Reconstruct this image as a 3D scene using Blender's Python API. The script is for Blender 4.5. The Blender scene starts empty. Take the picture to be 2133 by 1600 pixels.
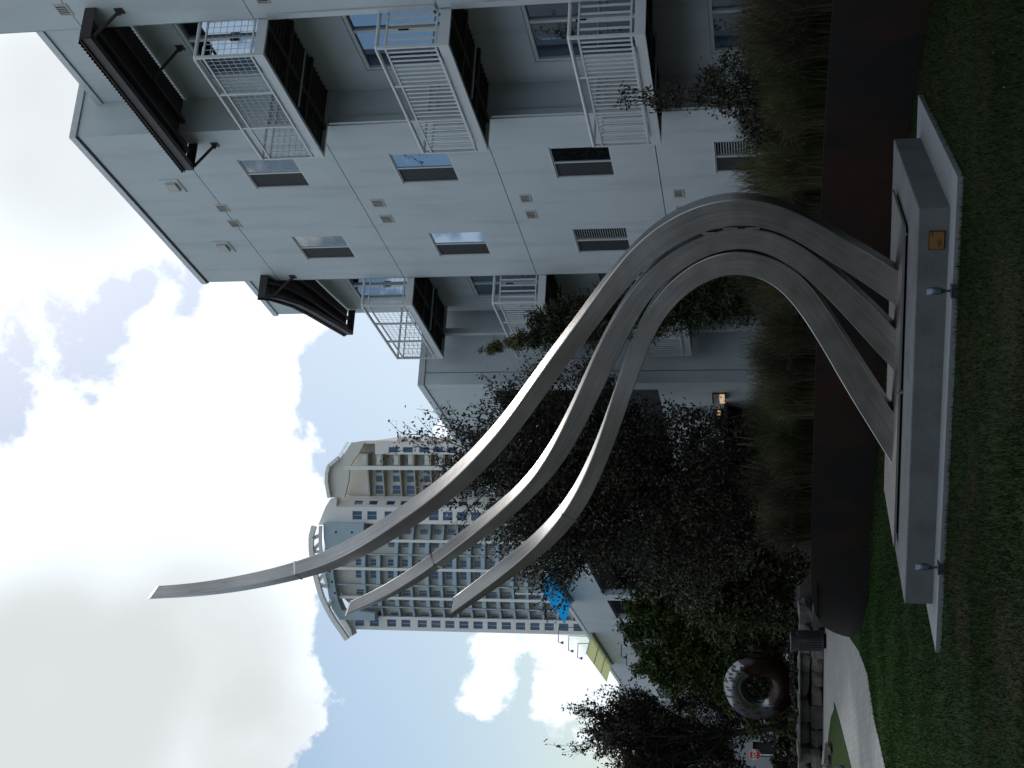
import bpy, math, random
import numpy as np
from mathutils import Vector, Matrix
R = math.radians
rnd = random.Random(7)
rng = np.random.default_rng(11)
scene = bpy.context.scene
COL = scene.collection

# ---------------------------------------------------------------- camera
cd = bpy.data.cameras.new("camera")
cam = bpy.data.objects.new("camera", cd)
COL.objects.link(cam)
cd.sensor_fit = 'HORIZONTAL'; cd.sensor_width = 36.0; cd.lens = 48.96
cd.clip_start = 0.1; cd.clip_end = 3000
mt = Matrix(((-0.00775, 1.0, 0.0), (0.18157, 0.00141, -0.98338), (-0.98335, -0.00762, -0.18157)))
cam.matrix_world = Matrix.Translation((0, 0, 1.6)) @ mt.to_4x4()
scene.camera = cam
scene.view_settings.view_transform = 'Standard'
scene.view_settings.look = 'None'
scene.view_settings.gamma = 1.0
scene.view_settings.exposure = -0.55
scene.view_settings.use_curve_mapping = False
scene.cycles.max_bounces = 6
scene.cycles.diffuse_bounces = 3
scene.cycles.glossy_bounces = 3
scene.cycles.transparent_max_bounces = 8

# ---------------------------------------------------------------- sky and sun
SUN_AZ, SUN_EL = 24.0, 44.0          # degrees to the right of straight ahead, above the horizon
SKY_STRENGTH = 0.15
CLOUD_LIGHT = 1.62
world = bpy.data.worlds.new("World"); scene.world = world; world.use_nodes = True
wt = world.node_tree; wt.nodes.clear()
def N(t, typ, **kw):
    n = t.nodes.new(typ)
    for k, v in kw.items(): setattr(n, k, v)
    return n
def dirv(a, e): return (math.sin(R(a))*math.cos(R(e)), math.cos(R(a))*math.cos(R(e)), math.sin(R(e)))
out = N(wt, 'ShaderNodeOutputWorld')
sky = N(wt, 'ShaderNodeTexSky', sky_type='NISHITA', sun_disc=False, sun_elevation=R(SUN_EL), sun_rotation=R(SUN_AZ), air_density=1.3, dust_density=1.6, ozone_density=1.0)
hsv = N(wt, 'ShaderNodeHueSaturation'); hsv.inputs['Saturation'].default_value = 1.38
wt.links.new(sky.outputs[0], hsv.inputs['Color'])
bg1 = N(wt, 'ShaderNodeBackground'); bg1.inputs['Strength'].default_value = SKY_STRENGTH
wt.links.new(hsv.outputs[0], bg1.inputs['Color'])
geo = N(wt, 'ShaderNodeTexCoord')
def math_n(t, op, a, b=None, clamp=False):
    n = N(t, 'ShaderNodeMath', operation=op); n.use_clamp = clamp
    for i, v in enumerate((a, b)):
        if v is None: continue
        if isinstance(v, (int, float)): n.inputs[i].default_value = v
        else: t.links.new(v, n.inputs[i])
    return n.outputs[0]
def blobs(lst, vec):
    acc = None
    for a, e, r, w in lst:
        dp = N(wt, 'ShaderNodeVectorMath', operation='DOT_PRODUCT'); wt.links.new(vec, dp.inputs[0]); dp.inputs[1].default_value = dirv(a, e)
        mr = N(wt, 'ShaderNodeMapRange', interpolation_type='SMOOTHSTEP')
        mr.inputs['From Min'].default_value = math.cos(R(r*1.5)); mr.inputs['From Max'].default_value = 1.0
        mr.inputs['To Min'].default_value = 0; mr.inputs['To Max'].default_value = w
        wt.links.new(dp.outputs['Value'], mr.inputs['Value'])
        acc = mr.outputs[0] if acc is None else math_n(wt, 'ADD', acc, mr.outputs[0])
    return acc
# where the cloud banks lie: (azimuth, elevation, radius in degrees, amount)
COVER = [(-7.23, 25.14, 6.52, 0.9), (6.96, 28.31, 4.54, 0.8), (0.94, 23.02, 2.96, 0.7), (2.16, 20.34, 2.37, 0.6), (-6.67, 29.12, 2.96, 0.5), (-1.99, 21.13, 2.96, 0.7), (-5.1, 21.47, 2.57, 0.6), (-12.26, 22.08, 4.74, 0.9), (-14.07, 27.37, 5.93, 0.9), (-7.13, 19.51, 1.78, 0.5), (2.75, 18.79, 1.19, 0.4), (-11.93, 11.81, 1.48, 0.7), (-13.07, 11.38, 1.19, 0.6), (-13.68, 7.14, 1.98, 0.8), (-11.82, 8.14, 1.19, 0.5), (3.31, 26.12, 1.78, 0.5), (-2.62, 24.33, 1.19, 0.5), (11.8, 29.0, 4.35, 0.8), (-0.92, 27.1, 2.57, 0.35), (-10.2, 20.52, 2.17, 0.7), (-13.76, 19.74, 1.78, 0.6), (-2.31, 12.97, 0.79, 0.5), (2.21, 23.75, 1.58, 0.4), (-2.41, 28.35, 1.19, 0.5),
    (1.87, 28.69, 2.77, -0.9), (-2.62, 29.59, 1.78, -0.6), (-0.76, 17.67, 3.16, -0.8), (-13.01, 15.42, 4.54, -0.8), (4.11, 24.25, 1.19, -0.6), (-3.23, 19.78, 1.19, -0.5), (-1.59, 16.5, 2.37, -0.6), (-9.12, 17.52, 2.17, -0.7), (-11.03, 14.36, 1.98, -0.5), (4.56, 25.71, 0.99, -0.4), (2.47, 26.33, 1.78, -0.4)]
GRAY = [(-14.35, 24.67, 6.52, 1), (-13.51, 28.65, 3.95, 0.9), (11.32, 27.81, 4.54, 0.75), (-11.27, 22.71, 2.96, 0.6), (-15.14, 20.01, 2.17, 0.5)]
vec = geo.outputs['Generated']
nz = N(wt, 'ShaderNodeTexNoise'); nz.inputs['Scale'].default_value = 8.0; nz.inputs['Detail'].default_value = 10; nz.inputs['Roughness'].default_value = 0.62; nz.inputs['Distortion'].default_value = 0.35
wt.links.new(vec, nz.inputs['Vector'])
nz2 = N(wt, 'ShaderNodeTexNoise'); nz2.inputs['Scale'].default_value = 26; nz2.inputs['Detail'].default_value = 7; nz2.inputs['Roughness'].default_value = 0.6
wt.links.new(vec, nz2.inputs['Vector'])
sep = N(wt, 'ShaderNodeSeparateXYZ'); wt.links.new(vec, sep.inputs[0])
# cloud banks thin out towards the horizon and thicken overhead
lift = N(wt, 'ShaderNodeMapRange'); lift.inputs['From Min'].default_value = 0.25; lift.inputs['From Max'].default_value = 0.5; lift.inputs['To Min'].default_value = -0.25; lift.inputs['To Max'].default_value = 0.16
wt.links.new(sep.outputs['Z'], lift.inputs['Value'])
f = math_n(wt, 'MULTIPLY', math_n(wt, 'SUBTRACT', nz.outputs[0], 0.5), 3.6)
f = math_n(wt, 'ADD', f, math_n(wt, 'MULTIPLY', math_n(wt, 'SUBTRACT', nz2.outputs[0], 0.5), 2.2))
f = math_n(wt, 'ADD', f, blobs(COVER, vec))
f = math_n(wt, 'ADD', f, lift.outputs[0])
cov = N(wt, 'ShaderNodeMapRange', interpolation_type='SMOOTHSTEP'); cov.inputs['From Min'].default_value = -0.08; cov.inputs['From Max'].default_value = 0.24; cov.inputs['To Min'].default_value = 0.16
wt.links.new(f, cov.inputs['Value'])
nz3 = N(wt, 'ShaderNodeTexNoise'); nz3.inputs['Scale'].default_value = 5; nz3.inputs['Detail'].default_value = 6
wt.links.new(vec, nz3.inputs['Vector'])
grs = N(wt, 'ShaderNodeMapRange', interpolation_type='SMOOTHSTEP'); grs.inputs['From Min'].default_value = 0.1; grs.inputs['From Max'].default_value = 1.35
wt.links.new(math_n(wt, 'MULTIPLY', blobs(GRAY, vec), math_n(wt, 'ADD', math_n(wt, 'MULTIPLY', nz3.outputs[0], 1.6), 0.1)), grs.inputs['Value'])
gr = grs.outputs[0]
cmix = N(wt, 'ShaderNodeMix', data_type='RGBA')
wt.links.new(gr, cmix.inputs[0]); cmix.inputs[6].default_value = (0.93, 1.0, 1.06, 1); cmix.inputs[7].default_value = (0.66, 0.69, 0.70, 1)
bg2 = N(wt, 'ShaderNodeBackground'); bg2.inputs['Strength'].default_value = CLOUD_LIGHT
wt.links.new(cmix.outputs[2], bg2.inputs['Color'])
mix = N(wt, 'ShaderNodeMixShader')
wt.links.new(cov.outputs[0], mix.inputs[0]); wt.links.new(bg1.outputs[0], mix.inputs[1]); wt.links.new(bg2.outputs[0], mix.inputs[2])
wt.links.new(mix.outputs[0], out.inputs['Surface'])

sl = bpy.data.lights.new("sun", 'SUN'); sl.energy = 2.0; sl.angle = R(5); sl.color = (1.0, 0.96, 0.91)
sun = bpy.data.objects.new("sun", sl); COL.objects.link(sun)
sun.rotation_euler = Vector(dirv(SUN_AZ, SUN_EL)).to_track_quat('Z', 'Y').to_euler()

# ---------------------------------------------------------------- materials
def mat(name, color, rough=0.7, metal=0.0, spec=0.5, var=0.0, vscale=3.0, color2=None, bump=0.0, bscale=60.0, stretch=None, detail=5, dirt=None):
    m = bpy.data.materials.new(name); m.use_nodes = True; t = m.node_tree
    b = t.nodes['Principled BSDF']; b.inputs['Roughness'].default_value = rough; b.inputs['Metallic'].default_value = metal
    b.inputs['Specular IOR Level'].default_value = spec
    b.inputs['Base Color'].default_value = (*color, 1)
    tc = N(t, 'ShaderNodeTexCoord'); src = tc.outputs['Object']
    if stretch:
        mp = N(t, 'ShaderNodeMapping'); mp.inputs['Scale'].default_value = stretch; t.links.new(src, mp.inputs[0]); src = mp.outputs[0]
    if var or color2:
        n = N(t, 'ShaderNodeTexNoise'); n.inputs['Scale'].default_value = vscale; n.inputs['Detail'].default_value = detail; n.inputs['Roughness'].default_value = 0.6
        t.links.new(src, n.inputs['Vector'])
        mx = N(t, 'ShaderNodeMix', data_type='RGBA')
        mr = N(t, 'ShaderNodeMapRange'); mr.inputs['From Min'].default_value = 0.32; mr.inputs['From Max'].default_value = 0.68
        t.links.new(n.outputs[0], mr.inputs['Value']); t.links.new(mr.outputs[0], mx.inputs[0])
        c2 = color2 if color2 else tuple(c*(1+var) for c in color); c1 = color if color2 else tuple(c*(1-var) for c in color)
        mx.inputs[6].default_value = (*c1, 1); mx.inputs[7].default_value = (*c2, 1)
        last = mx.outputs[2]
        if dirt:
            n4 = N(t, 'ShaderNodeTexNoise'); n4.inputs['Scale'].default_value = dirt[1]; n4.inputs['Detail'].default_value = 8
            mp4 = N(t, 'ShaderNodeMapping'); mp4.inputs['Scale'].default_value = dirt[2]; t.links.new(tc.outputs['Object'], mp4.inputs[0]); t.links.new(mp4.outputs[0], n4.inputs['Vector'])
            m4 = N(t, 'ShaderNodeMapRange'); m4.inputs['From Min'].default_value = 0.5; m4.inputs['From Max'].default_value = 0.75; m4.inputs['To Max'].default_value = dirt[3]
            t.links.new(n4.outputs[0], m4.inputs['Value'])
            mx4 = N(t, 'ShaderNodeMix', data_type='RGBA'); t.links.new(m4.outputs[0], mx4.inputs[0]); t.links.new(last, mx4.inputs[6]); mx4.inputs[7].default_value = (*dirt[0], 1)
            last = mx4.outputs[2]
        t.links.new(last, b.inputs['Base Color'])
    if bump:
        n2 = N(t, 'ShaderNodeTexNoise'); n2.inputs['Scale'].default_value = bscale; n2.inputs['Detail'].default_value = 4
        t.links.new(src, n2.inputs['Vector'])
        bp = N(t, 'ShaderNodeBump'); bp.inputs['Strength'].default_value = bump; bp.inputs['Distance'].default_value = 0.02
        t.links.new(n2.outputs[0], bp.inputs['Height']); t.links.new(bp.outputs[0], b.inputs['Normal'])
    return m
def emis(name, color, e):
    m = mat(name, color, 0.5); b = m.node_tree.nodes['Principled BSDF']
    b.inputs['Emission Color'].default_value = (*color, 1); b.inputs['Emission Strength'].default_value = e
    return m
def clear_glass(name, tint=(0.8, 0.85, 0.85), refl=1.0):
    m = bpy.data.materials.new(name); m.use_nodes = True; t = m.node_tree; t.nodes.clear()
    o = N(t, 'ShaderNodeOutputMaterial'); tr = N(t, 'ShaderNodeBsdfTransparent'); tr.inputs[0].default_value = (*tint, 1)
    gl = N(t, 'ShaderNodeBsdfGlossy'); gl.inputs['Roughness'].default_value = 0.03
    mx = N(t, 'ShaderNodeMixShader'); mx.inputs[0].default_value = 0.16*refl; t.links.new(tr.outputs[0], mx.inputs[1]); t.links.new(gl.outputs[0], mx.inputs[2]); t.links.new(mx.outputs[0], o.inputs['Surface'])
    return m
M = {}
M['stucco'] = mat('white_stucco', (0.575, 0.63, 0.655), 0.85, var=0.045, vscale=0.8, bump=0.25, bscale=90, spec=0.3, dirt=((0.42, 0.46, 0.475), 1.6, (1.6, 1.6, 0.28), 0.6))
M['stucco_in'] = mat('shaded_stucco', (0.30, 0.305, 0.305), 0.85, var=0.05, vscale=0.8, bump=0.25, bscale=90, spec=0.3)  # white stucco greyed so the loggia inside looks shaded
M['core'] = mat('joint_backing', (0.06, 0.06, 0.06), 0.9)
M['white'] = mat('white_paint_metal', (0.62, 0.64, 0.65), 0.4, var=0.03, vscale=4, spec=0.5)
M['trim'] = mat('galvanised_trim', (0.55, 0.58, 0.60), 0.45, metal=0.2, var=0.05, vscale=3)
M['rustpaint'] = mat('dark_brown_steel', (0.045, 0.034, 0.034), 0.55, var=0.2, vscale=4, bump=0.1, bscale=30)
M['deck'] = mat('dark_deck_soffit', (0.055, 0.045, 0.037), 0.8, var=0.3, vscale=3, bump=0.2, bscale=12)
M['frame'] = mat('window_frame_white', (0.6, 0.62, 0.62), 0.45)
def coated_glass(name, refl=0.42, tint=(0.62, 0.80, 1.0)):
    m = bpy.data.materials.new(name); m.use_nodes = True; t = m.node_tree; t.nodes.clear()
    o = N(t, 'ShaderNodeOutputMaterial'); d = N(t, 'ShaderNodeBsdfDiffuse'); d.inputs[0].default_value = (0.012, 0.015, 0.018, 1)
    gl = N(t, 'ShaderNodeBsdfGlossy'); gl.inputs['Roughness'].default_value = 0.02; gl.inputs[0].default_value = (*tint, 1)
    mx = N(t, 'ShaderNodeMixShader'); mx.inputs[0].default_value = refl
    t.links.new(d.outputs[0], mx.inputs[1]); t.links.new(gl.outputs[0], mx.inputs[2]); t.links.new(mx.outputs[0], o.inputs['Surface']); return m
M['glass'] = coated_glass('coated_window_glass')
M['glass_clear'] = clear_glass('clear_window_glass', tint=(0.96, 0.98, 0.98), refl=1.1)
M['screen'] = mat('insect_screen', (0.045, 0.05, 0.055), 0.7, bump=0.2, bscale=300, spec=0.25)
M['blind'] = mat('white_blind', (0.72, 0.75, 0.76), 0.6)
M['room'] = mat('dim_room', (0.02, 0.02, 0.022), 0.9)  # near-black colour stands for unlit interiors
M['vent'] = mat('vent_cover', (0.50, 0.49, 0.46), 0.6, var=0.06, vscale=8)
M['black'] = mat('black_gap', (0.012, 0.012, 0.012), 0.9)
M['concrete'] = mat('plinth_concrete', (0.115, 0.123, 0.128), 0.8, var=0.10, vscale=2.2, bump=0.25, bscale=45, spec=0.3, dirt=((0.055, 0.056, 0.055), 3.0, (1, 1, 0.6), 0.55))
M['slab'] = mat('slab_concrete', (0.18, 0.195, 0.205), 0.85, var=0.08, vscale=2.5, bump=0.3, bscale=70, spec=0.25)
M['path'] = mat('path_concrete', (0.30, 0.305, 0.30), 0.85, var=0.08, vscale=1.2, bump=0.25, bscale=30, spec=0.25, dirt=((0.2, 0.19, 0.17), 2.0, (0.6, 2.5, 1), 0.3))
M['corten'] = mat('weathered_steel', (0.0045, 0.0045, 0.0045), 0.65, color2=(0.009, 0.0075, 0.007), vscale=1.1, bump=0.12, bscale=14, spec=0.22, dirt=((0.042, 0.009, 0.004), 0.55, (1, 1, 1.4), 0.75))
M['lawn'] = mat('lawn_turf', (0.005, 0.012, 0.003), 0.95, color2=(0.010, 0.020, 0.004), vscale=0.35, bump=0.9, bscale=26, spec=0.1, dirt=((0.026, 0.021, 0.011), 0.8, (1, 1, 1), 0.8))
M['lawn_far'] = mat('lawn_turf_left', (0.014, 0.034, 0.005), 0.95, color2=(0.024, 0.048, 0.008), vscale=1.5, bump=0.6, bscale=20, spec=0.1)
M['blade'] = mat('grass_blade', (0.006, 0.018, 0.003), 0.85, color2=(0.018, 0.025, 0.006), vscale=0.9, spec=0.08, dirt=((0.045, 0.036, 0.018), 0.8, (1, 1, 1), 0.8))
M['mulch'] = mat('bed_mulch', (0.014, 0.011, 0.009), 0.95, var=0.4, vscale=9, bump=0.8, bscale=30)
M['far_ground'] = mat('far_ground', (0.05, 0.05, 0.045), 0.95, var=0.2, vscale=0.2)
M['muhly'] = mat('muhly_blade', (0.040, 0.042, 0.016), 0.75, color2=(0.085, 0.078, 0.042), vscale=5, spec=0.2)
M['muhly_green'] = mat('muhly_green_blade', (0.022, 0.036, 0.010), 0.75, color2=(0.042, 0.052, 0.016), vscale=5, spec=0.2)
M['leaf_dark'] = mat('dark_leaf', (0.016, 0.018, 0.010), 0.6, color2=(0.044, 0.040, 0.024), vscale=4, spec=0.3)
M['leaf_green'] = mat('green_leaf', (0.014, 0.026, 0.007), 0.6, color2=(0.060, 0.085, 0.014), vscale=1.6, spec=0.3)
M['leaf_olive'] = mat('olive_leaf', (0.022, 0.028, 0.010), 0.6, color2=(0.060, 0.062, 0.020), vscale=2.2, spec=0.3)
M['leaf_needle'] = mat('narrow_leaf', (0.010, 0.020, 0.007), 0.6, color2=(0.036, 0.045, 0.014), vscale=2.5, spec=0.35)
M['leaf_young'] = mat('young_tan_leaf', (0.10, 0.085, 0.03), 0.6, color2=(0.06, 0.07, 0.02), vscale=3, spec=0.3)
M['bark'] = mat('grey_bark', (0.035, 0.032, 0.028), 0.9, var=0.3, vscale=6, bump=0.6, bscale=25)
M['stone'] = mat('limestone_boulder', (0.20, 0.19, 0.175), 0.9, color2=(0.09, 0.085, 0.08), vscale=1.6, bump=0.7, bscale=9, spec=0.2)
M['binmetal'] = mat('dark_painted_steel', (0.035, 0.042, 0.046), 0.35, spec=0.6)
M['chrome'] = mat('polished_steel', (0.50, 0.52, 0.54), 0.10, metal=1.0)
M['lampmetal'] = mat('brushed_lamp_steel', (0.13, 0.16, 0.20), 0.42, metal=0.9)
M['brass'] = mat('bronze_plaque', (0.24, 0.13, 0.04), 0.5, metal=0.5, var=0.08, vscale=20)
M['brass_dark'] = mat('bronze_dark', (0.03, 0.02, 0.01), 0.6)
M['blue_pan'] = mat('blue_awning_panel', (0.03, 0.30, 0.55), 0.4)
M['yellow_pan'] = mat('yellow_awning_panel', (0.52, 0.55, 0.28), 0.5)
for k, c in (('blue_pan', (0.05, 0.52, 0.78)), ('yellow_pan', (0.72, 0.74, 0.52))):
    t = M[k].node_tree; b = t.nodes['Principled BSDF']; tl = N(t, 'ShaderNodeBsdfTranslucent'); tl.inputs[0].default_value = (*c, 1)
    mx = N(t, 'ShaderNodeMixShader'); mx.inputs[0].default_value = 0.75; t.links.new(b.outputs[0], mx.inputs[1]); t.links.new(tl.outputs[0], mx.inputs[2]); t.links.new(mx.outputs[0], t.nodes['Material Output'].inputs['Surface'])
M['tower'] = mat('tower_cream', (0.66, 0.645, 0.60), 0.8, var=0.03, vscale=0.2)
M['tower_white'] = mat('tower_white', (0.74, 0.745, 0.73), 0.8, var=0.03, vscale=0.2)
M['tower_tan'] = mat('tower_tan', (0.42, 0.39, 0.34), 0.8, var=0.05, vscale=0.3)
M['tower_blue'] = mat('tower_grey_blue', (0.35, 0.45, 0.51), 0.7, var=0.04, vscale=0.2)
M['tower_glass'] = mat('tower_glass', (0.035, 0.09, 0.20), 0.08, spec=0.8, color2=(0.02, 0.05, 0.12), vscale=0.25)
M['red_sign'] = mat('red_sign_paint', (0.35, 0.015, 0.015), 0.5)
M['white_sign'] = mat('white_sign_paint', (0.65, 0.65, 0.65), 0.5)
M['warm_lamp'] = emis('lit_lamp_glass', (1.0, 0.66, 0.42), 0.75)
M['lamp_clear'] = mat('lamp_glass', (0.5, 0.5, 0.5), 0.3)
def add_pavers(m, w=0.2, h=0.1, amt=0.28):
    t = m.node_tree; b = t.nodes['Principled BSDF']; src = b.inputs['Base Color'].links[0].from_socket
    tc = N(t, 'ShaderNodeTexCoord'); mp = N(t, 'ShaderNodeMapping'); mp.inputs['Rotation'].default_value = (0, 0, 0.5); t.links.new(tc.outputs['Object'], mp.inputs[0])
    br = N(t, 'ShaderNodeTexBrick'); br.inputs['Scale'].default_value = 1.0; br.inputs['Brick Width'].default_value = w; br.inputs['Row Height'].default_value = h; br.inputs['Mortar Size'].default_value = 0.006
    br.inputs['Color1'].default_value = (1, 1, 1, 1); br.inputs['Color2'].default_value = (0.80, 0.76, 0.72, 1); br.inputs['Mortar'].default_value = (0.45, 0.43, 0.4, 1)
    t.links.new(mp.outputs[0], br.inputs['Vector'])
    mx = N(t, 'ShaderNodeMix', data_type='RGBA', blend_type='MULTIPLY'); mx.inputs[0].default_value = 0.9
    t.links.new(src, mx.inputs[6]); t.links.new(br.outputs[0], mx.inputs[7]); t.links.new(mx.outputs[2], b.inputs['Base Color'])
add_pavers(M['path'])
def vary_by_object(m, lo=0.55, hi=1.5):
    t = m.node_tree; b = t.nodes['Principled BSDF']; src = b.inputs['Base Color'].links[0].from_socket
    oi = N(t, 'ShaderNodeObjectInfo'); hv = N(t, 'ShaderNodeHueSaturation'); mr = N(t, 'ShaderNodeMapRange'); mr.inputs['To Min'].default_value = lo; mr.inputs['To Max'].default_value = hi
    t.links.new(oi.outputs['Random'], mr.inputs['Value']); t.links.new(mr.outputs[0], hv.inputs['Value'])
    m2 = N(t, 'ShaderNodeMapRange'); m2.inputs['To Min'].default_value = 0.47; m2.inputs['To Max'].default_value = 0.53; t.links.new(oi.outputs['Random'], m2.inputs['Value']); t.links.new(m2.outputs[0], hv.inputs['Hue'])
    t.links.new(src, hv.inputs['Color']); t.links.new(hv.outputs[0], b.inputs['Base Color'])
vary_by_object(M['muhly']); vary_by_object(M['muhly_green'])
M['blade_green'] = mat('lush_grass_blade', (0.010, 0.040, 0.003), 0.85, color2=(0.022, 0.052, 0.006), vscale=1.2, spec=0.08)
M['dry_leaf'] = mat('dry_leaf', (0.03, 0.024, 0.014), 0.8, color2=(0.07, 0.06, 0.04), vscale=6)
def lush_to_the_left(m):      # the irrigated turf by the path is greener than the worn turf round the plinth
    t = m.node_tree; b = t.nodes['Principled BSDF']; src = b.inputs['Base Color'].links[0].from_socket
    tc = N(t, 'ShaderNodeTexCoord'); sp = N(t, 'ShaderNodeSeparateXYZ'); t.links.new(tc.outputs['Object'], sp.inputs[0])
    mr = N(t, 'ShaderNodeMapRange', interpolation_type='SMOOTHSTEP'); mr.inputs['From Min'].default_value = -1.5; mr.inputs['From Max'].default_value = -5.0
    t.links.new(math_n(t, 'SUBTRACT', sp.outputs['X'], math_n(t, 'MULTIPLY', math_n(t, 'SUBTRACT', sp.outputs['Y'], 14.0), 0.12)), mr.inputs['Value'])
    mx = N(t, 'ShaderNodeMix', data_type='RGBA'); t.links.new(mr.outputs[0], mx.inputs[0]); t.links.new(src, mx.inputs[6]); mx.inputs[7].default_value = (0.009, 0.030, 0.003, 1); t.links.new(mx.outputs[2], b.inputs['Base Color'])
lush_to_the_left(M['lawn'])
# brushed stainless steel of the sculpture: fine scratches and slightly uneven sheen
def brushed():
    m = bpy.data.materials.new('brushed_stainless'); m.use_nodes = True; t = m.node_tree
    b = t.nodes['Principled BSDF']; b.inputs['Metallic'].default_value = 1.0
    tc = N(t, 'ShaderNodeTexCoord')
    n = N(t, 'ShaderNodeTexNoise'); n.inputs['Scale'].default_value = 1.4; n.inputs['Detail'].default_value = 6; n.inputs['Roughness'].default_value = 0.65
    t.links.new(tc.outputs['Object'], n.inputs['Vector'])
    cr = N(t, 'ShaderNodeMix', data_type='RGBA'); t.links.new(n.outputs[0], cr.inputs[0])
    cr.inputs[6].default_value = (0.27, 0.26, 0.25, 1); cr.inputs[7].default_value = (0.47, 0.455, 0.44, 1)
    uv = N(t, 'ShaderNodeUVMap'); mpu = N(t, 'ShaderNodeMapping'); mpu.inputs['Scale'].default_value = (1.6, 34, 1); t.links.new(uv.outputs[0], mpu.inputs[0])
    ns = N(t, 'ShaderNodeTexNoise'); ns.inputs['Scale'].default_value = 1.0; ns.inputs['Detail'].default_value = 6; t.links.new(mpu.outputs[0], ns.inputs['Vector'])
    mrs = N(t, 'ShaderNodeMapRange'); mrs.inputs['From Min'].default_value = 0.3; mrs.inputs['From Max'].default_value = 0.7; mrs.inputs['To Min'].default_value = 0.78; mrs.inputs['To Max'].default_value = 1.12; t.links.new(ns.outputs[0], mrs.inputs['Value'])
    mps = N(t, 'ShaderNodeMapping'); mps.inputs['Scale'].default_value = (0.9, 0.5, 1); t.links.new(uv.outputs[0], mps.inputs[0])
    nb_ = N(t, 'ShaderNodeTexNoise'); nb_.inputs['Scale'].default_value = 1.0; nb_.inputs['Detail'].default_value = 3; t.links.new(mps.outputs[0], nb_.inputs['Vector'])
    mrb = N(t, 'ShaderNodeMapRange'); mrb.inputs['From Min'].default_value = 0.35; mrb.inputs['From Max'].default_value = 0.65; mrb.inputs['To Min'].default_value = 0.82; mrb.inputs['To Max'].default_value = 1.12; t.links.new(nb_.outputs[0], mrb.inputs['Value'])
    hs_ = N(t, 'ShaderNodeHueSaturation'); t.links.new(math_n(t, 'MULTIPLY', mrs.outputs[0], mrb.outputs[0]), hs_.inputs['Value']); t.links.new(cr.outputs[2], hs_.inputs['Color'])
    t.links.new(hs_.outputs[0], b.inputs['Base Color'])
    mr = N(t, 'ShaderNodeMapRange'); mr.inputs['To Min'].default_value = 0.30; mr.inputs['To Max'].default_value = 0.46
    n2 = N(t, 'ShaderNodeTexNoise'); n2.inputs['Scale'].default_value = 5; n2.inputs['Detail'].default_value = 8
    t.links.new(tc.outputs['Object'], n2.inputs['Vector']); t.links.new(n2.outputs[0], mr.inputs['Value']); t.links.new(mr.outputs[0], b.inputs['Roughness'])
    n3 = N(t, 'ShaderNodeTexNoise'); n3.inputs['Scale'].default_value = 2.2; n3.inputs['Detail'].default_value = 3
    t.links.new(tc.outputs['Object'], n3.inputs['Vector'])
    bp = N(t, 'ShaderNodeBump'); bp.inputs['Strength'].default_value = 0.12; bp.inputs['Distance'].default_value = 0.05
    t.links.new(n3.outputs[0], bp.inputs['Height']); t.links.new(bp.outputs[0], b.inputs['Normal'])
    return m
M['steel'] = brushed()
def torus_mat():
    # mirror steel above, a painted red reflection below, with punched oval marks along the edge
    m = bpy.data.materials.new('mirror_and_painted_reflection'); m.use_nodes = True; t = m.node_tree
    b = t.nodes['Principled BSDF']
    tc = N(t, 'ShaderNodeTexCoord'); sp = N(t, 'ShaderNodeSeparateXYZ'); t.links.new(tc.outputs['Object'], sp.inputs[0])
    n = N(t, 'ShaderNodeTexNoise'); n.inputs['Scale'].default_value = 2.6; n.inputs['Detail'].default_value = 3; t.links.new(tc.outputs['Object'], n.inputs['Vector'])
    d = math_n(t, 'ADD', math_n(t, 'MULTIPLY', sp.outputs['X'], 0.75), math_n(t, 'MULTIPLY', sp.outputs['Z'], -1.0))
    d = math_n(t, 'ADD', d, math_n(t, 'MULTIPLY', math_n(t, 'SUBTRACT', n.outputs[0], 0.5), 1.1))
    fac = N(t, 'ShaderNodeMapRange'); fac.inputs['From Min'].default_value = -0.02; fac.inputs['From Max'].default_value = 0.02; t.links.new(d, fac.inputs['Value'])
    mp = N(t, 'ShaderNodeMapping'); mp.inputs['Scale'].default_value = (9, 4, 4.0); mp.inputs['Rotation'].default_value = (0, 0.5, 0); t.links.new(tc.outputs['Object'], mp.inputs[0])
    vo = N(t, 'ShaderNodeTexVoronoi'); vo.inputs['Scale'].default_value = 1.0; t.links.new(mp.outputs[0], vo.inputs['Vector'])
    sp2 = N(t, 'ShaderNodeMapRange'); sp2.inputs['From Min'].default_value = 0.40; sp2.inputs['From Max'].default_value = 0.46; sp2.inputs['To Min'].default_value = 1; sp2.inputs['To Max'].default_value = 0
    t.links.new(vo.outputs['Distance'], sp2.inputs['Value'])
    near = N(t, 'ShaderNodeMapRange', interpolation_type='SMOOTHSTEP'); near.inputs['From Min'].default_value = 1.1; near.inputs['From Max'].default_value = 0.8
    t.links.new(math_n(t, 'ABSOLUTE', math_n(t, 'ADD', d, 0.35)), near.inputs['Value'])
    spots = math_n(t, 'MULTIPLY', sp2.outputs[0], near.outputs[0])
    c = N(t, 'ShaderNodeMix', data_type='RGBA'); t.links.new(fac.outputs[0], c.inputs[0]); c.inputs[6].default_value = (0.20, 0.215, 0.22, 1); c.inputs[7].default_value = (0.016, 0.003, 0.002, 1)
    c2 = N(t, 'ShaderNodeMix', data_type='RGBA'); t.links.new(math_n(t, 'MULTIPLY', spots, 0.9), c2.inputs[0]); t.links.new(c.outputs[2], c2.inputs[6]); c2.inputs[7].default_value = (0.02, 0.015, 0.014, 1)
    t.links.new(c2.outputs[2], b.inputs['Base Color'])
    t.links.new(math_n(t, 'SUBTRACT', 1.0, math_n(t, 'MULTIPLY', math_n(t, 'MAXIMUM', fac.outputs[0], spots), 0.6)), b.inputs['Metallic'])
    b.inputs['Roughness'].default_value = 0.2
    return m
M['torus'] = torus_mat()

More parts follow.
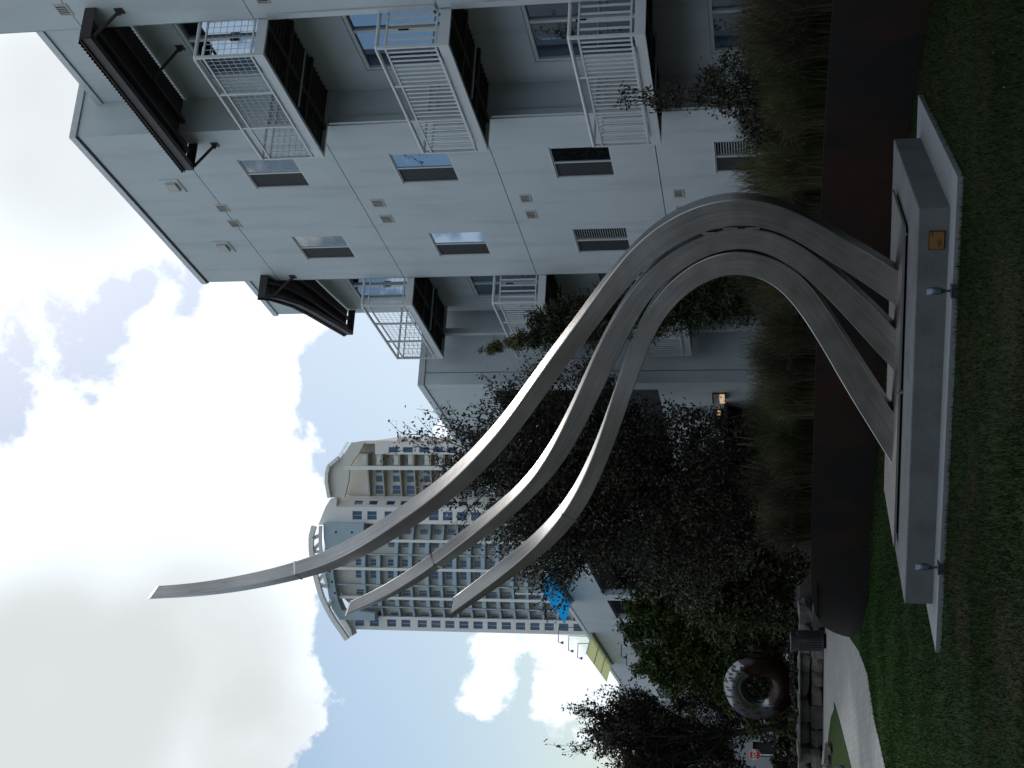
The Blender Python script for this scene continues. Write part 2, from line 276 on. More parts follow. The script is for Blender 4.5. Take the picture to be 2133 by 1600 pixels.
# ---------------------------------------------------------------- helpers
D0 = 12.9043
AZ = 20.555
class Frame:
    def __init__(s, origin, ang): s.o = Vector(origin); s.a = R(ang)
    def world(s, p):
        c, n = math.cos(s.a), math.sin(s.a)
        return Vector((s.o.x + c*p[0] - n*p[1], s.o.y + n*p[0] + c*p[1], s.o.z + p[2]))
FAC = Frame((math.cos(R(AZ))*D0, math.sin(R(AZ))*D0, 0), AZ)       # x into the building, y along its front, z up
PL = Frame((1.495, 12.516, 0), 180-23.2)                            # plinth: x to the left along its front
W = Frame((0, 0, 0), 0)
def tag(o, label=None, cat=None, group=None, kind=None):
    if label: o['label'] = label
    if cat: o['category'] = cat
    if group: o['group'] = group
    if kind: o['kind'] = kind
    return o
def thing(name, frame, base, label, cat, group=None):
    o = bpy.data.objects.new(name, None); COL.objects.link(o)
    o.empty_display_size = 0.3
    o.location = frame.world(base); o.rotation_euler = (0, 0, frame.a)
    o['_b'] = tuple(float(v) for v in base)
    return tag(o, label, cat, group)
BASE = {}
class MB:
    def __init__(s): s.v = []; s.f = []
    def quad(s, a, b, c, d): i = len(s.v); s.v += [a, b, c, d]; s.f.append((i, i+1, i+2, i+3)); return s
    def poly(s, pts): i = len(s.v); s.v += list(pts); s.f.append(tuple(range(i, i+len(pts)))); return s
    def box(s, x0, x1, y0, y1, z0, z1):
        i = len(s.v)
        s.v += [(x0,y0,z0),(x1,y0,z0),(x1,y1,z0),(x0,y1,z0),(x0,y0,z1),(x1,y0,z1),(x1,y1,z1),(x0,y1,z1)]
        s.f += [(i,i+3,i+2,i+1),(i+4,i+5,i+6,i+7),(i,i+1,i+5,i+4),(i+1,i+2,i+6,i+5),(i+2,i+3,i+7,i+6),(i+3,i,i+4,i+7)]
        return s
    def prism(s, pts, off):           # polygon (list of 3d points) swept by the vector off
        i = len(s.v); n = len(pts)
        s.v += [tuple(p) for p in pts] + [(p[0]+off[0], p[1]+off[1], p[2]+off[2]) for p in pts]
        s.f.append(tuple(range(i, i+n))); s.f.append(tuple(range(i+2*n-1, i+n-1, -1)))
        for k in range(n): k2 = (k+1) % n; s.f.append((i+k, i+n+k, i+n+k2, i+k2))
        return s
    def tube(s, pts, r, k=6, cap=True):
        pts = [Vector(p) for p in pts]; n = len(pts); rs = r if isinstance(r, (list, tuple)) else [r]*n
        i0 = len(s.v); up = None
        for j, p in enumerate(pts):
            t = (pts[min(j+1, n-1)] - pts[max(j-1, 0)]).normalized()
            if up is None: up = Vector((0, 0, 1)) if abs(t.z) < 0.9 else Vector((1, 0, 0))
            a = t.cross(up).normalized(); b = a.cross(t).normalized(); up = b
            for q in range(k):
                th = 2*math.pi*q/k; v = p + (a*math.cos(th) + b*math.sin(th))*rs[j]; s.v.append(tuple(v))
        for j in range(n-1):
            for q in range(k):
                q2 = (q+1) % k; s.f.append((i0+j*k+q, i0+j*k+q2, i0+(j+1)*k+q2, i0+(j+1)*k+q))
        if cap: s.f.append(tuple(range(i0+k-1, i0-1, -1))); s.f.append(tuple(range(i0+(n-1)*k, i0+n*k)))
        return s
    def bar(s, a, b, w, h):            # square bar from a to b
        a, b = Vector(a), Vector(b); t = (b-a).normalized(); up = Vector((0, 0, 1)) if abs(t.z) < 0.95 else Vector((1, 0, 0))
        x = t.cross(up).normalized()*w/2; y = x.cross(t).normalized()*h/2
        return s.prism([a-x-y, a+x-y, a+x+y, a-x+y], b-a)
    def build(s, name, m, parent=None, smooth=False, frame=None, kind=None):
        b = Vector(parent['_b']) if (parent is not None and '_b' in parent) else Vector((0, 0, 0))
        me = bpy.data.meshes.new(name)
        me.from_pydata([(v[0]-b.x, v[1]-b.y, v[2]-b.z) for v in s.v], [], s.f)
        me.materials.append(m)
        if smooth: me.polygons.foreach_set('use_smooth', [True]*len(me.polygons))
        me.update()
        o = bpy.data.objects.new(name, me); COL.objects.link(o)
        if parent is not None:
            o.parent = parent; o['_b'] = tuple(b)
        elif frame is not None:
            o.location = frame.o; o.rotation_euler = (0, 0, frame.a)
        if kind: o['kind'] = kind
        return o
def add_np(name, V, F, m, parent=None, kind=None, mats=None, mi=None):
    me = bpy.data.meshes.new(name); V = np.asarray(V, np.float32); F = np.asarray(F, np.int32); k = F.shape[1]
    me.vertices.add(len(V)); me.vertices.foreach_set('co', V.ravel())
    me.loops.add(F.size); me.loops.foreach_set('vertex_index', F.ravel())
    me.polygons.add(len(F)); me.polygons.foreach_set('loop_start', np.arange(0, F.size, k, dtype=np.int32))
    try: me.polygons.foreach_set('loop_total', np.full(len(F), k, dtype=np.int32))
    except Exception: pass
    for x in (mats or [m]): me.materials.append(x)
    if mi is not None: me.polygons.foreach_set('material_index', np.asarray(mi, np.int32))
    me.update(calc_edges=True); me.validate()
    o = bpy.data.objects.new(name, me); COL.objects.link(o)
    if parent is not None: o.parent = parent
    if kind: o['kind'] = kind
    return o
def dup(o, parent=None, name=None):
    c = o.copy(); COL.objects.link(c)
    if parent is not None: c.parent = parent
    return c
def dup_tree(o, parent=None):
    c = dup(o, parent)
    for ch in list(o.children): dup_tree(ch, c)
    return c
def panel(mb, P, a0, a1, z0, z1, openings, t=0.2, edges=True):
    """wall sheet facing -depth, with openings (a0,a1,z0,z1) and reveals; P(a,z,d) maps to frame coordinates"""
    xs = sorted({a0, a1} | {v for o in openings for v in o[:2] if a0 < v < a1}); zs = sorted({z0, z1} | {v for o in openings for v in o[2:4] if z0 < v < z1})
    for i in range(len(xs)-1):
        for j in range(len(zs)-1):
            cx, cz = (xs[i]+xs[i+1])/2, (zs[j]+zs[j+1])/2
            if any(o[0] < cx < o[1] and o[2] < cz < o[3] for o in openings): continue
            mb.quad(P(xs[i], zs[j], 0), P(xs[i+1], zs[j], 0), P(xs[i+1], zs[j+1], 0), P(xs[i], zs[j+1], 0))
    for o in openings:
        l, r, b, tt = max(o[0], a0), min(o[1], a1), max(o[2], z0), min(o[3], z1)
        if r <= l or tt <= b: continue
        if l > a0: mb.quad(P(l, b, 0), P(l, tt, 0), P(l, tt, t), P(l, b, t))
        if r < a1: mb.quad(P(r, b, 0), P(r, b, t), P(r, tt, t), P(r, tt, 0))
        if b > z0: mb.quad(P(l, b, 0), P(l, b, t), P(r, b, t), P(r, b, 0))
        if tt < z1: mb.quad(P(l, tt, 0), P(r, tt, 0), P(r, tt, t), P(l, tt, t))
    if edges:
        for (p, q) in (((a0, z0), (a1, z0)), ((a1, z0), (a1, z1)), ((a1, z1), (a0, z1)), ((a0, z1), (a0, z0))):
            mb.quad(P(*p, 0), P(*q, 0), P(*q, t), P(*p, t))
    return mb
def Pn(n0): return lambda a, z, d: (n0+d, a, z)          # facade panels: a runs along the front

# ---------------------------------------------------------------- ground, lawn, path, raised bed
def sheet(name, pts, z, m, kind='structure'):
    from mathutils.geometry import tessellate_polygon
    tri = tessellate_polygon([[Vector((p[0], p[1], 0)) for p in pts]])
    V = [(p[0], p[1], z if len(p) < 3 else p[2]) for p in pts]
    me = bpy.data.meshes.new(name); me.from_pydata(V, [], [tuple(t) for t in tri]); me.materials.append(m); me.update()
    o = bpy.data.objects.new(name, me); COL.objects.link(o); o['kind'] = kind
    return o
sheet('ground', [(-900, -300), (900, -300), (900, 1500), (-900, 1500)], -0.02, M['far_ground'])
lawn_pts = [(-40, -12), (14, -12), (8, 5), (4.62, 9), (4.32, 12), (3.76, 14.24), (2.86, 16.68), (0.64, 19.75), (-0.74, 21.43), (-1.83, 22.51), (-2.75, 23.24), (-3.63, 23.8), (-4.3, 25.6), (-4.6, 26.6), (-5.28, 29.5), (-5.0, 26.4), (-4.95, 24.15), (-5.36, 22.6), (-5.54, 20.6), (-6.2, 16), (-8.5, 10), (-14, 2), (-40, -6)]
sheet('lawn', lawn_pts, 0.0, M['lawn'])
path_pts = [(-5.30, 29.7), (-4.98, 26.4), (-4.93, 24.15), (-5.34, 22.6), (-5.52, 20.6), (-6.15, 16), (-8.45, 10), (-14, 2), (-18, 4), (-11.5, 13), (-9.2, 20), (-8.0, 26), (-7.86, 29.1), (-7.89, 30.3), (-8.05, 34), (-8.18, 36.0), (-8.27, 36.95), (-8.5, 37.0), (-9.15, 38.85), (-10.03, 40.55), (-10.73, 41.7), (-13, 44.6), (-17, 50), (-21, 56), (-17.5, 50), (-12.5, 46.1), (-9.0, 44.2), (-7.12, 42.4), (-6.6, 39.5)]
path_pts = [(-5.30, 29.7), (-4.98, 26.4), (-4.93, 24.15), (-5.34, 22.6), (-5.52, 20.6), (-6.15, 16), (-8.45, 10), (-14, 2), (-18, 4), (-11.5, 13), (-9.2, 20), (-8.0, 26), (-7.86, 29.1), (-7.89, 30.3), (-8.05, 34), (-8.18, 36.0), (-8.27, 36.95), (-8.5, 37.0), (-9.15, 38.85), (-10.03, 40.55), (-10.73, 41.7), (-13, 43.6), (-24, 47), (-24, 50.4), (-12.5, 46.1), (-9.0, 44.2), (-7.12, 42.4), (-6.6, 39.5)]
sheet('path', path_pts, 0.012, M['path'])
sheet('lawn_island', [(-8.0, 26), (-7.86, 29.1), (-7.89, 30.3), (-8.05, 34), (-8.18, 36.0), (-8.27, 36.95), (-8.5, 37.0), (-9.15, 38.85), (-10.03, 40.55), (-10.73, 41.7), (-13, 43.6), (-24, 47), (-30, 30), (-14, 20), (-11.5, 13), (-9.2, 20)], 0.02, M['lawn_far'])
WALL = [(5.6, 4.0, .95), (4.95, 7.0, .95), (4.62, 9, .95), (4.32, 12, .95), (3.75, 14.24, .95), (2.85, 16.68, .95), (1.8, 18.35, .95), (0.62, 19.75, .95), (-0.76, 21.43, .95), (-1.83, 22.51, .95), (-2.75, 23.24, .95), (-3.62, 23.85, .945), (-4.1, 24.6, .93), (-4.32, 25.5, .76), (-4.58, 26.4, .55), (-4.9, 27.8, .30), (-5.26, 29.6, .04)]
bed = [(x+0.04, y+0.03, z-0.10 if z > .2 else 0.005) for x, y, z in WALL]
bed += [(-6.4, 38.5, 0.03), (-6.75, 42.6, 0.03), (-6.8, 43.3, 0.72), (-12, 44.9, 0.72), (-12.6, 46.9, .72), (-24, 51.2, 0.72), (-90, 90, 0.7), (-90, 260, 0.7), (90, 260, 0.8), (90, 0, 0.85), (9, 3.0, 0.85)]
sheet('raised_bed', bed, 0.85, M['mulch'])

# weathered steel retaining wall: plates butted end to end
wall = thing('steel_retaining_wall', W, (0, 19, 0), 'low curved dark weathered steel retaining wall between the lawn and the ornamental grasses', 'retaining wall')
WB = []
for i in range(len(WALL)-1):
    a, b = WALL[i], WALL[i+1]; n = max(1, int(math.dist(a[:2], b[:2])/0.5))
    for k in range(n): t = k/n; WB.append(tuple(a[j]*(1-t)+b[j]*t for j in range(3)))
WB.append(WALL[-1])
for _ in range(3): WB = [WB[0]] + [tuple((WB[i-1][j]+2*WB[i][j]+WB[i+1][j])/4 for j in range(3)) for i in range(1, len(WB)-1)] + [WB[-1]]
def wall_part(i0, i1):
    mb = MB(); P = WB[i0:i1+1]
    for k in range(len(P)-1):
        a, b = P[k], P[k+1]; t = Vector((b[0]-a[0], b[1]-a[1], 0)).normalized(); nn = Vector((t.y, -t.x, 0))*0.03
        if k == len(P)-2: b = tuple(np.array(b)-np.array((t.x, t.y, 0))*0.006)
        mb.prism([(a[0]-nn.x, a[1]-nn.y, 0), (b[0]-nn.x, b[1]-nn.y, 0), (b[0]-nn.x, b[1]-nn.y, b[2]), (a[0]-nn.x, a[1]-nn.y, a[2])], nn*2)
    return mb
def steel_run(P, gap):
    mb = MB(); rows = []
    for k in range(len(P)):
        a, b = P[max(k-1, 0)], P[min(k+1, len(P)-1)]; t = Vector((b[0]-a[0], b[1]-a[1], 0)).normalized(); nn = Vector((t.y, -t.x, 0))*0.03
        x, y, z = P[k]
        if k == len(P)-1: x -= t.x*gap; y -= t.y*gap
        rows.append([(x-nn.x, y-nn.y, 0), (x-nn.x, y-nn.y, z), (x+nn.x, y+nn.y, z), (x+nn.x, y+nn.y, 0)])
    for j in range(4):
        i0 = len(mb.v)
        for r_ in rows: mb.v += [r_[j], r_[(j+1) % 4]]
        for k in range(len(P)-1): mb.f.append((i0+2*k, i0+2*k+1, i0+2*k+3, i0+2*k+2))
    mb.poly(rows[0]); mb.poly(rows[-1]); return mb
step = 12
for i in range(0, len(WB)-1, step): steel_run(WB[i:min(i+step, len(WB)-1)+1], 0.005).build('steel_plate', M['corten'], wall, smooth=True)

# ---------------------------------------------------------------- main apartment building
ab = thing('apartment_building', FAC, (0, 24.3, 0.5), 'white stucco apartment building with balconies and brown steel canopies, nearest on the right', 'building')
Z = [0.5, 3.60, 6.63, 9.645, 12.585, 14.34]
def wall_pan(name, P, a0, a1, z0, z1, ops, m='stucco', t=0.2, parent=None):
    g = 0.008
    return panel(MB(), P, a0+0.001, a1-0.001, z0+g, z1-g, ops, t).build(name, M[m], parent or ab)
WIN = [(22.12, 23.24), (25.40, 26.50)]
WZ = [(1.42, 2.54), (4.43, 5.54), (7.44, 8.57), (10.45, 11.57)]
VEN = [(23.85, 24.17), (24.53, 24.87)]
for k in range(5):
    ops = []
    if k < 4: ops = [(a, b, WZ[k][0], WZ[k][1]) for a, b in WIN]
    wall_pan('wall_panel', Pn(0), 21.03, 27.56, Z[k], Z[k+1], ops)
MB().box(0.21, 12, 21.25, 27.54, 0.5, 14.3).build('wall_core', M['core'], ab)
MB().box(-0.035, 0.25, 20.99, 27.60, 14.345, 14.475).box(0.25, 12, 20.99, 21.2, 14.345, 14.475).box(0.252, 12, 27.35, 27.6, 14.345, 14.475).build('parapet_cap', M['trim'], ab)
MB().box(-0.012, 0.0, 21.0, 27.59, 14.30, 14.343).build('drip_edge', M['core'], ab)
# return wall of the first recess (faces the viewer)
Ps = lambda a, z, d: (a, 21.03+d, z)
for k in range(5): wall_pan('return_wall', Ps, 0.0, 3.0, Z[k], Z[k+1] if k < 4 else 14.34, [])
# right wing
for k in range(5):
    wall_pan('wall_panel', Pn(0), 8.0, 17.73, Z[k], Z[k+1] if k < 4 else 18.0, [(13.4, 15.2, WZ[min(k,3)][0], WZ[min(k,3)][1])] if k < 4 else [])
MB().box(0.205, 12, 8, 17.70, 0.5, 18).build('wall_core', M['core'], ab)
panel(MB(), lambda a, z, d: (a, 17.73-d, z), 0.0, 9, 0.5, 18, [], .02).build('return_wall', M['stucco'], ab)
MB().box(-0.03, 0.25, 8, 17.76, 18.0, 18.12).build('parapet_cap', M['trim'], ab)
# recess back walls with sliding doors
def sliding_door(s0, s1, z0, z1, n, split):
    f = MB(); w = 0.07
    f.box(n-0.02, n+0.10, s0, s1, z1-w, z1).box(n-0.02, n+0.10, s0, s0+w, z0, z1-w).box(n-0.02, n+0.10, s1-w, s1, z0, z1-w)
    f.box(n+0.00, n+0.09, split-0.035, split+0.035, z0, z1-w)
    d = f.build('sliding_door', M['frame'], ab)
    MB().box(n+0.045, n+0.055, s0+w, split-0.035, z0, z1-w).build('pane', M['glass'], d)
    MB().box(n+0.025, n+0.035, split+0.035, s1-w, z0, z1-w).build('pane', M['glass'], d)
    MB().box(n-0.03, n+0.0, split-0.02, split+0.02, z0+0.95, z0+1.12).build('handle', M['black'], d)
FL = [0.87, 3.58, 6.61, 9.62]
DZ = [2.53, 5.55, 8.59, 11.57]
for k in range(5):
    z1 = Z[k+1] if k < 4 else 13.93
    wall_pan('recess_wall', Pn(0.72), 17.70, 21.03, Z[k], z1, [(18.1, 20.42, FL[k], DZ[k])] if k < 4 else [], t=0.15)
    if k < 4: sliding_door(18.1, 20.42, FL[k], DZ[k], 0.76, 19.30)
MB().box(0.88, 12, 17.72, 21.0, 0.5, 13.9).build('wall_core', M['core'], ab)
MB().box(0.685, 1.0, 17.74, 21.02, 13.935, 14.06).build('parapet_cap', M['trim'], ab)
for k in range(5):
    z1 = Z[k+1] if k < 4 else 13.93
    wall_pan('recess_wall', Pn(0.72), 27.56, 31.12, Z[k], z1, [(28.9, 30.36, FL[k], DZ[k])] if k < 4 else [], t=0.15)
    if k < 4: sliding_door(28.9, 30.36, FL[k], DZ[k], 0.76, 29.62)
MB().box(0.88, 12, 27.545, 31.05, 0.5, 13.9).build('wall_core', M['core'], ab)
panel(MB(), lambda a, z, d: (a, 31.12-d, z), 0.72, 12, 0.5, 13.93, [], .02).build('return_wall', M['stucco'], ab)
MB().box(0.685, 1.0, 27.60, 31.16, 13.935, 14.06).build('parapet_cap', M['trim'], ab)
panel(MB(), lambda a, z, d: (a, 27.56-d, z), 0.0, 0.72, 0.5, 14.34, [], .02).build('return_wall', M['stucco'], ab)
# pale metal edge trims beside the recess
for k in range(1, 4):
    zt = {1: 6.40, 2: 9.40, 3: 9.40}[k] if k < 3 else 3.38
    zb = {1: 3.66, 2: 6.66}.get(k, 0.9)
    MB().box(0.02, 0.13, 20.96, 21.028, zb, zt).build('edge_trim', M['trim'], ab)
    MB().box(-0.03, -0.002, 17.60, 17.728, zb, zt).build('edge_trim', M['trim'], ab)
# windows: frame, sash, glass on the near half, dark insect screen on the far half
def window(s0, s1, z0, z1, n=0.0, blind=None):
    f = MB(); w = 0.024; a, b = n+0.006, n+0.07
    f.box(a, b, s0, s1, z1-w, z1).box(a, b, s0, s1, z0, z0+w).box(a, b, s0, s0+w, z0+w, z1-w).box(a, b, s1-w, s1, z0+w, z1-w)
    mid = (s0+s1)/2; f.box(a, b-0.001, mid-0.018, mid+0.018, z0+w, z1-w)
    f.box(n-0.012, n-0.001, s0-0.02, s1+0.02, z1+0.001, z1+0.014)
    o = f.build('window', M['frame'], ab)
    MB().box(n+0.022, n+0.026, s0+w, mid-0.018, z0+w, z1-w).build('pane', M['glass_clear'] if blind else M['glass'], o)
    MB().box(n+0.028, n+0.032, mid+0.018, s1-w, z0+w, z1-w).build('insect_screen', M['screen'], o)
    if blind:
        mb = MB(); n2 = n+0.034
        if blind == 'closed':
            k = 26
            for i in range(k):
                y0 = s0+w+(mid-s0-w)*i/k; y1 = s0+w+(mid-s0-w)*(i+0.9)/k
                mb.quad((n2, y0, z0+w), (n2+0.008, y1, z0+w), (n2+0.008, y1, z1-w), (n2, y0, z1-w))
        else:
            k = 22
            for i in range(k):
                zz = z0+w+(z1-z0-2*w)*i/k
                mb.quad((n2, s0+w, zz), (n2, mid, zz), (n2+0.025, mid, zz+0.022), (n2+0.025, s0+w, zz+0.022))
        mb.build('blind', M['blind'], o)
        MB().box(n+0.185, n+0.19, s0, s1, z0, z1).build('room_shade', M['room'], o)
    return o
for c, (a, b) in enumerate(WIN):
    for k in range(4):
        bl = 'closed' if k == 3 else ('slats' if (k == 0 or (k == 1 and c == 1)) else None)
        window(a, b, *WZ[k], blind=bl)
for k in range(4): window(13.4, 15.2, *WZ[k])
def vent(s0, s1, z0, z1, n=0.0):
    f = MB(); a, b = n-0.012, n+0.01; w = 0.028
    f.box(a, b, s0, s1, z1-w, z1).box(a, b, s0, s1, z0, z0+w).box(a, b, s0, s0+w, z0+w, z1-w).box(a, b, s1-w, s1, z0+w, z1-w)
    o = f.build('vent', M['vent'], ab)
    MB().box(n-0.004, n-0.002, s0+w, s1-w, z0+w, z1-w).build('vent_backing', M['black'], o)
    g = MB(); k = 5
    for i in range(k):
        y = s0+w+(s1-s0-2*w)*(i+0.5)/k
        g.box(n-0.008, n-0.005, y-0.010, y+0.010, z0+w, z1-w)
    g.build('louvre', M['vent'], o)
for zt, zb in ((12.72, 12.48), (9.43, 9.17), (6.40, 6.18), (3.39, 3.19)):
    for a, b in VEN: vent(a, b, zb, zt)
vent(17.04, 17.34, 12.55, 12.78); vent(17.02, 17.34, 9.22, 9.44); vent(17.02, 17.34, 6.2, 6.42)
for s0 in (22.85, 25.60):     # overflow scuppers in the parapet
    o = MB().box(-0.02, 0.0, s0-0.10, s0+0.42, 13.06, 13.46).build('scupper', M['stucco'], ab)
    MB().box(-0.07, -0.021, s0+0.0, s0+0.30, 13.14, 13.36).build('scupper_cover', M['vent'], o)
# balconies
def balcony(s0, s1, zb, style, npick=26):
    n0, n1 = -0.66, 0.70
    zt = zb+0.165
    bm = MB()
    bm.box(n0, n0+0.06, s0, s1, zb, zt).box(n0+0.06, n1, s0, s0+0.06, zb, zt).box(n0+0.06, n1, s1-0.06, s1, zb, zt)
    bo = bm.build('balcony', M['white'], ab)
    MB().box(n0+0.062, n1, s0+0.062, s1-0.062, zb+0.085, zt-0.01).build('deck', M['deck'], bo)
    jo = MB()
    for q in (0.33, 0.66): jo.box(n0+0.062, n1, s0+(s1-s0)*q-0.04, s0+(s1-s0)*q+0.04, zb+0.005, zb+0.083)
    jo.box(n0+0.55, n0+0.63, s0+0.063, s1-0.063, zb+0.002, zb+0.0845)
    for i in range(22):
        y = s0+0.1+(s1-s0-0.2)*i/21; jo.box(n0+0.065, n1-0.01, y-0.012, y+0.012, zb+0.06, zb+0.082)
    jo.build('joist', M['deck'], bo)
    MB().tube([(n0+0.1, s0+(s1-s0)*.52, zb-0.015), (n0+1.2, s0+(s1-s0)*.52, zb-0.015)], 0.018).build('conduit', M['trim'], bo)
    zr = zb+1.16; zm = zb+1.02; zl = zb+0.22
    MB().tube([(n1, s0+0.03, zr), (n0+0.04, s0+0.03, zr), (n0+0.02, s0+0.05, zr), (n0+0.02, s1-0.02, zr)], 0.033, 8).build('top_rail', M['white'], bo)
    MB().tube([(n1, s1-0.03, zr), (n0+0.055, s1-0.03, zr)], 0.028, 8).build('top_rail', M['white'], bo)
    for z_, nm in ((zm, 'mid_rail'), (zl, 'bottom_rail')):
        MB().box(n0+0.005, n0+0.035, s0+0.005, s1-0.005, z_-0.015, z_+0.015).box(n0+0.036, n1, s0+0.01, s0+0.04, z_-0.014, z_+0.014).box(n0+0.036, n1, s1-0.04, s1-0.01, z_-0.014, z_+0.014).build(nm, M['white'], bo)
    for q in (0.0, 0.333, 0.667, 1.0):
        y = s0+0.022+(s1-s0-0.044)*q
        MB().box(n0-0.002, n0+0.042, y-0.022, y+0.022, zt+0.001, zr-0.02).build('post', M['white'], bo)
    MB().box(n0-0.03, n0-0.004, s0+0.3, s1-0.3, zt+0.012, zt+0.028).build('toe_angle', M['trim'], bo)
    if style == 'pickets':
        me = None
        def pick(x, y):
            nonlocal me
            if me is None:
                o = MB().box(-0.006, 0.006, -0.019, 0.019, zl+0.016, zm-0.016).build('picket', M['white']); me = o.data
                o.data.transform(Matrix.Translation((0, 0, -0.5)))
            else:
                o = bpy.data.objects.new('picket', me); COL.objects.link(o)
            o.parent = bo; o.location = (x, y-24.3, 0)
        for i in range(npick):
            y = s0+0.1+(s1-s0-0.2)*(i+0.5)/npick
            if min(abs(y-(s0+0.022+(s1-s0-0.044)*q)) for q in (0, .333, .667, 1)) > 0.045: pick(n0+0.02, y)
        for i in range(9):
            for y in (s0+0.025, s1-0.025):
                x = n0+0.16+(n1-n0-0.25)*i/8
                if me:
                    o = bpy.data.objects.new('picket', me); COL.objects.link(o); o.parent = bo; o.location = (x, y-24.3, 0); o.rotation_euler = (0, 0, 0) if False else (0, 0, R(90))
    else:
        g = MB(); st = 0.1; w = 0.0035
        def wires(y0, y1, fx):
            k = int((y1-y0)/st)
            for i in range(k+1): y = y0+(y1-y0)*i/k; g.bar(fx(y, zl), fx(y, zm), 2*w, 2*w)
            kz = int((zm-zl)/st)
            for i in range(1, kz): z_ = zl+(zm-zl)*i/kz; g.bar(fx(y0, z_), fx(y1, z_), 2*w, 2*w)
        wires(s0+0.04, s1-0.04, lambda y, z_: (n0+0.02, y, z_))
        for yy in (s0+0.025, s1-0.025): wires(n0+0.05, n1-0.05, lambda y, z_, yy=yy: (y, yy, z_))
        g.build('wire_mesh', M['trim'], bo)
    return bo
for s0, s1 in ((17.75, 21.02), (27.58, 30.86)):
    balcony(s0, s1, 9.42, 'mesh'); balcony(s0, s1, 6.42, 'pickets'); balcony(s0, s1, 3.39, 'pickets')
MB().box(-0.09, 0.05, 30.62, 30.78, 0.6, 9.41).build('column', M['trim'], ab)
# brown steel canopies with corrugated sheet
def canopy(s0, s1, edge, n1, zt=None):
    """edge: list of (s, n, top z) along the outer edge"""
    cm = MB()
    def P(e, dn, dz): return (e[1]+dn, e[0], e[2]+dz)
    for a, b in zip(edge[:-1], edge[1:]):
        cm.prism([P(a, 0, -0.2), P(b, 0, -0.2), P(b, 0, -0.02), P(a, 0, -0.02)], (0.02, 0, 0))
        cm.prism([P(a, 0.021, -0.2), P(b, 0.021, -0.2), P(b, 0.10, -0.2), P(a, 0.10, -0.2)], (0, 0, 0.015))
        cm.prism([P(a, -0.001, -0.034), P(b, -0.001, -0.034), P(b, -0.035, -0.034), P(a, -0.035, -0.034)], (0, 0, 0.013))
    e = edge[0]; cm.box(e[1]+0.02, n1, e[0]-0.02, e[0], e[2]-0.2, e[2]-0.02)
    e = edge[-1]; cm.box(e[1]+0.02, n1, e[0], e[0]+0.02, e[2]-0.2, e[2]-0.02)
    co = cm.build('canopy', M['rustpaint'], ab)
    ss = [e[0] for e in edge]; sh = MB(); k = int((s1-s0)/0.045)
    fn = lambda y: np.interp(y, ss, [e[1] for e in edge])-0.05; fz = lambda y: np.interp(y, ss, [e[2] for e in edge])
    for i in range(k):
        y0 = s0+(s1-s0)*i/k; y1 = s0+(s1-s0)*(i+1)/k; za = fz(y0)+(0.03 if i % 2 else 0.0); zb = fz(y1)+(0.0 if i % 2 else 0.03)
        sh.quad((fn(y0), y0, za), (fn(y1), y1, zb), (n1, y1, zb), (n1, y0, za))
    sh.build('corrugated_sheet', M['rustpaint'], co)
    sb = MB()
    for q in (0.30, 0.62):
        for a, b in zip(edge[:-1], edge[1:]):
            na = a[1]+(n1-a[1])*q; nb2 = b[1]+(n1-b[1])*q
            sb.prism([(na-0.03, a[0], a[2]-0.10), (nb2-0.03, b[0], b[2]-0.10), (nb2-0.03, b[0], b[2]-0.025), (na-0.03, a[0], a[2]-0.025)], (0.06, 0, 0))
    sb.build('purlin', M['rustpaint'], co)
    return co
c1 = canopy(17.2, 21.44, [(17.2, -0.57, 12.30), (21.44, -0.57, 12.30)], 0.70)
def strut(sw, nw, zw, sf, nf, zf, par):
    o = MB().tube([(nw-0.05, sw, zw+0.03), (nf, sf, zf)], 0.028, 8).build('strut', M['rustpaint'], par)
    MB().box(nw-0.02, nw-0.001, sw-0.07, sw+0.07, zw-0.07, zw+0.07).box(nw-0.09, nw-0.021, sw-0.015, sw+0.015, zw-0.03, zw+0.05).build('wall_plate', M['rustpaint'], o)
strut(17.30, 0.0, 11.75, 17.25, -0.50, 12.09, c1); strut(19.40, 0.72, 11.70, 19.40, 0.10, 12.12, c1); strut(21.50, 0.0, 11.78, 21.42, -0.50, 12.09, c1)
arc = [(27.26, -.56, 12.95), (27.34, -.53, 12.86), (27.48, -.49, 12.72), (27.75, -.44, 12.60), (28.17, -.36, 12.44), (28.86, -.26, 12.30), (29.84, -.12, 12.17), (30.89, .02, 12.01)]
c2 = canopy(27.27, 30.88, arc, 0.70)
strut(27.35, 0.0, 12.20, 27.4, -0.46, 12.62, c2)

# ---------------------------------------------------------------- long white neighbour block
NB = -1.17
nb = thing('white_block', FAC, (NB+2, 60, 0.5), 'long lower white building with dark openings behind the central tree', 'building')
def nbp(name, P, a0, a1, z0, z1, ops, m='stucco', t=0.25): return panel(MB(), P, a0+0.003, a1-0.003, z0+0.003, z1-0.003, ops, t).build(name, M[m], nb)
cuts = [31.3, 43.0, 56.2, 67.0, 77.5, 86.2]
OP = [(31.75, 42.0, 4.25, 8.33), (44.2, 55.8, 4.25, 8.30), (56.9, 60.8, 4.3, 8.27), (62.95, 69.9, 4.3, 8.23), (72.0, 79.5, 4.3, 8.2), (81.5, 85.5, 4.3, 8.2), (33.7, 36.6, 0.9, 2.56), (40.0, 41.6, 1.2, 2.6), (48, 52, 1.0, 2.9), (58.5, 60.5, 1.4, 2.7), (64, 68, 1.4, 2.7)]
for a, b in zip(cuts[:-1], cuts[1:]):
    nbp('wall_panel', Pn(NB), a, b, 0.5, 9.98, [o for o in OP if o[1] > a and o[0] < b])
nbp('end_wall', lambda a, z, d: (a, 31.3+d, z), NB, -0.86, 0.5, 9.98, [])
nbp('end_wall', lambda a, z, d: (a, 31.3+d, z), -0.845, 3.0, 0.5, 9.98, [])
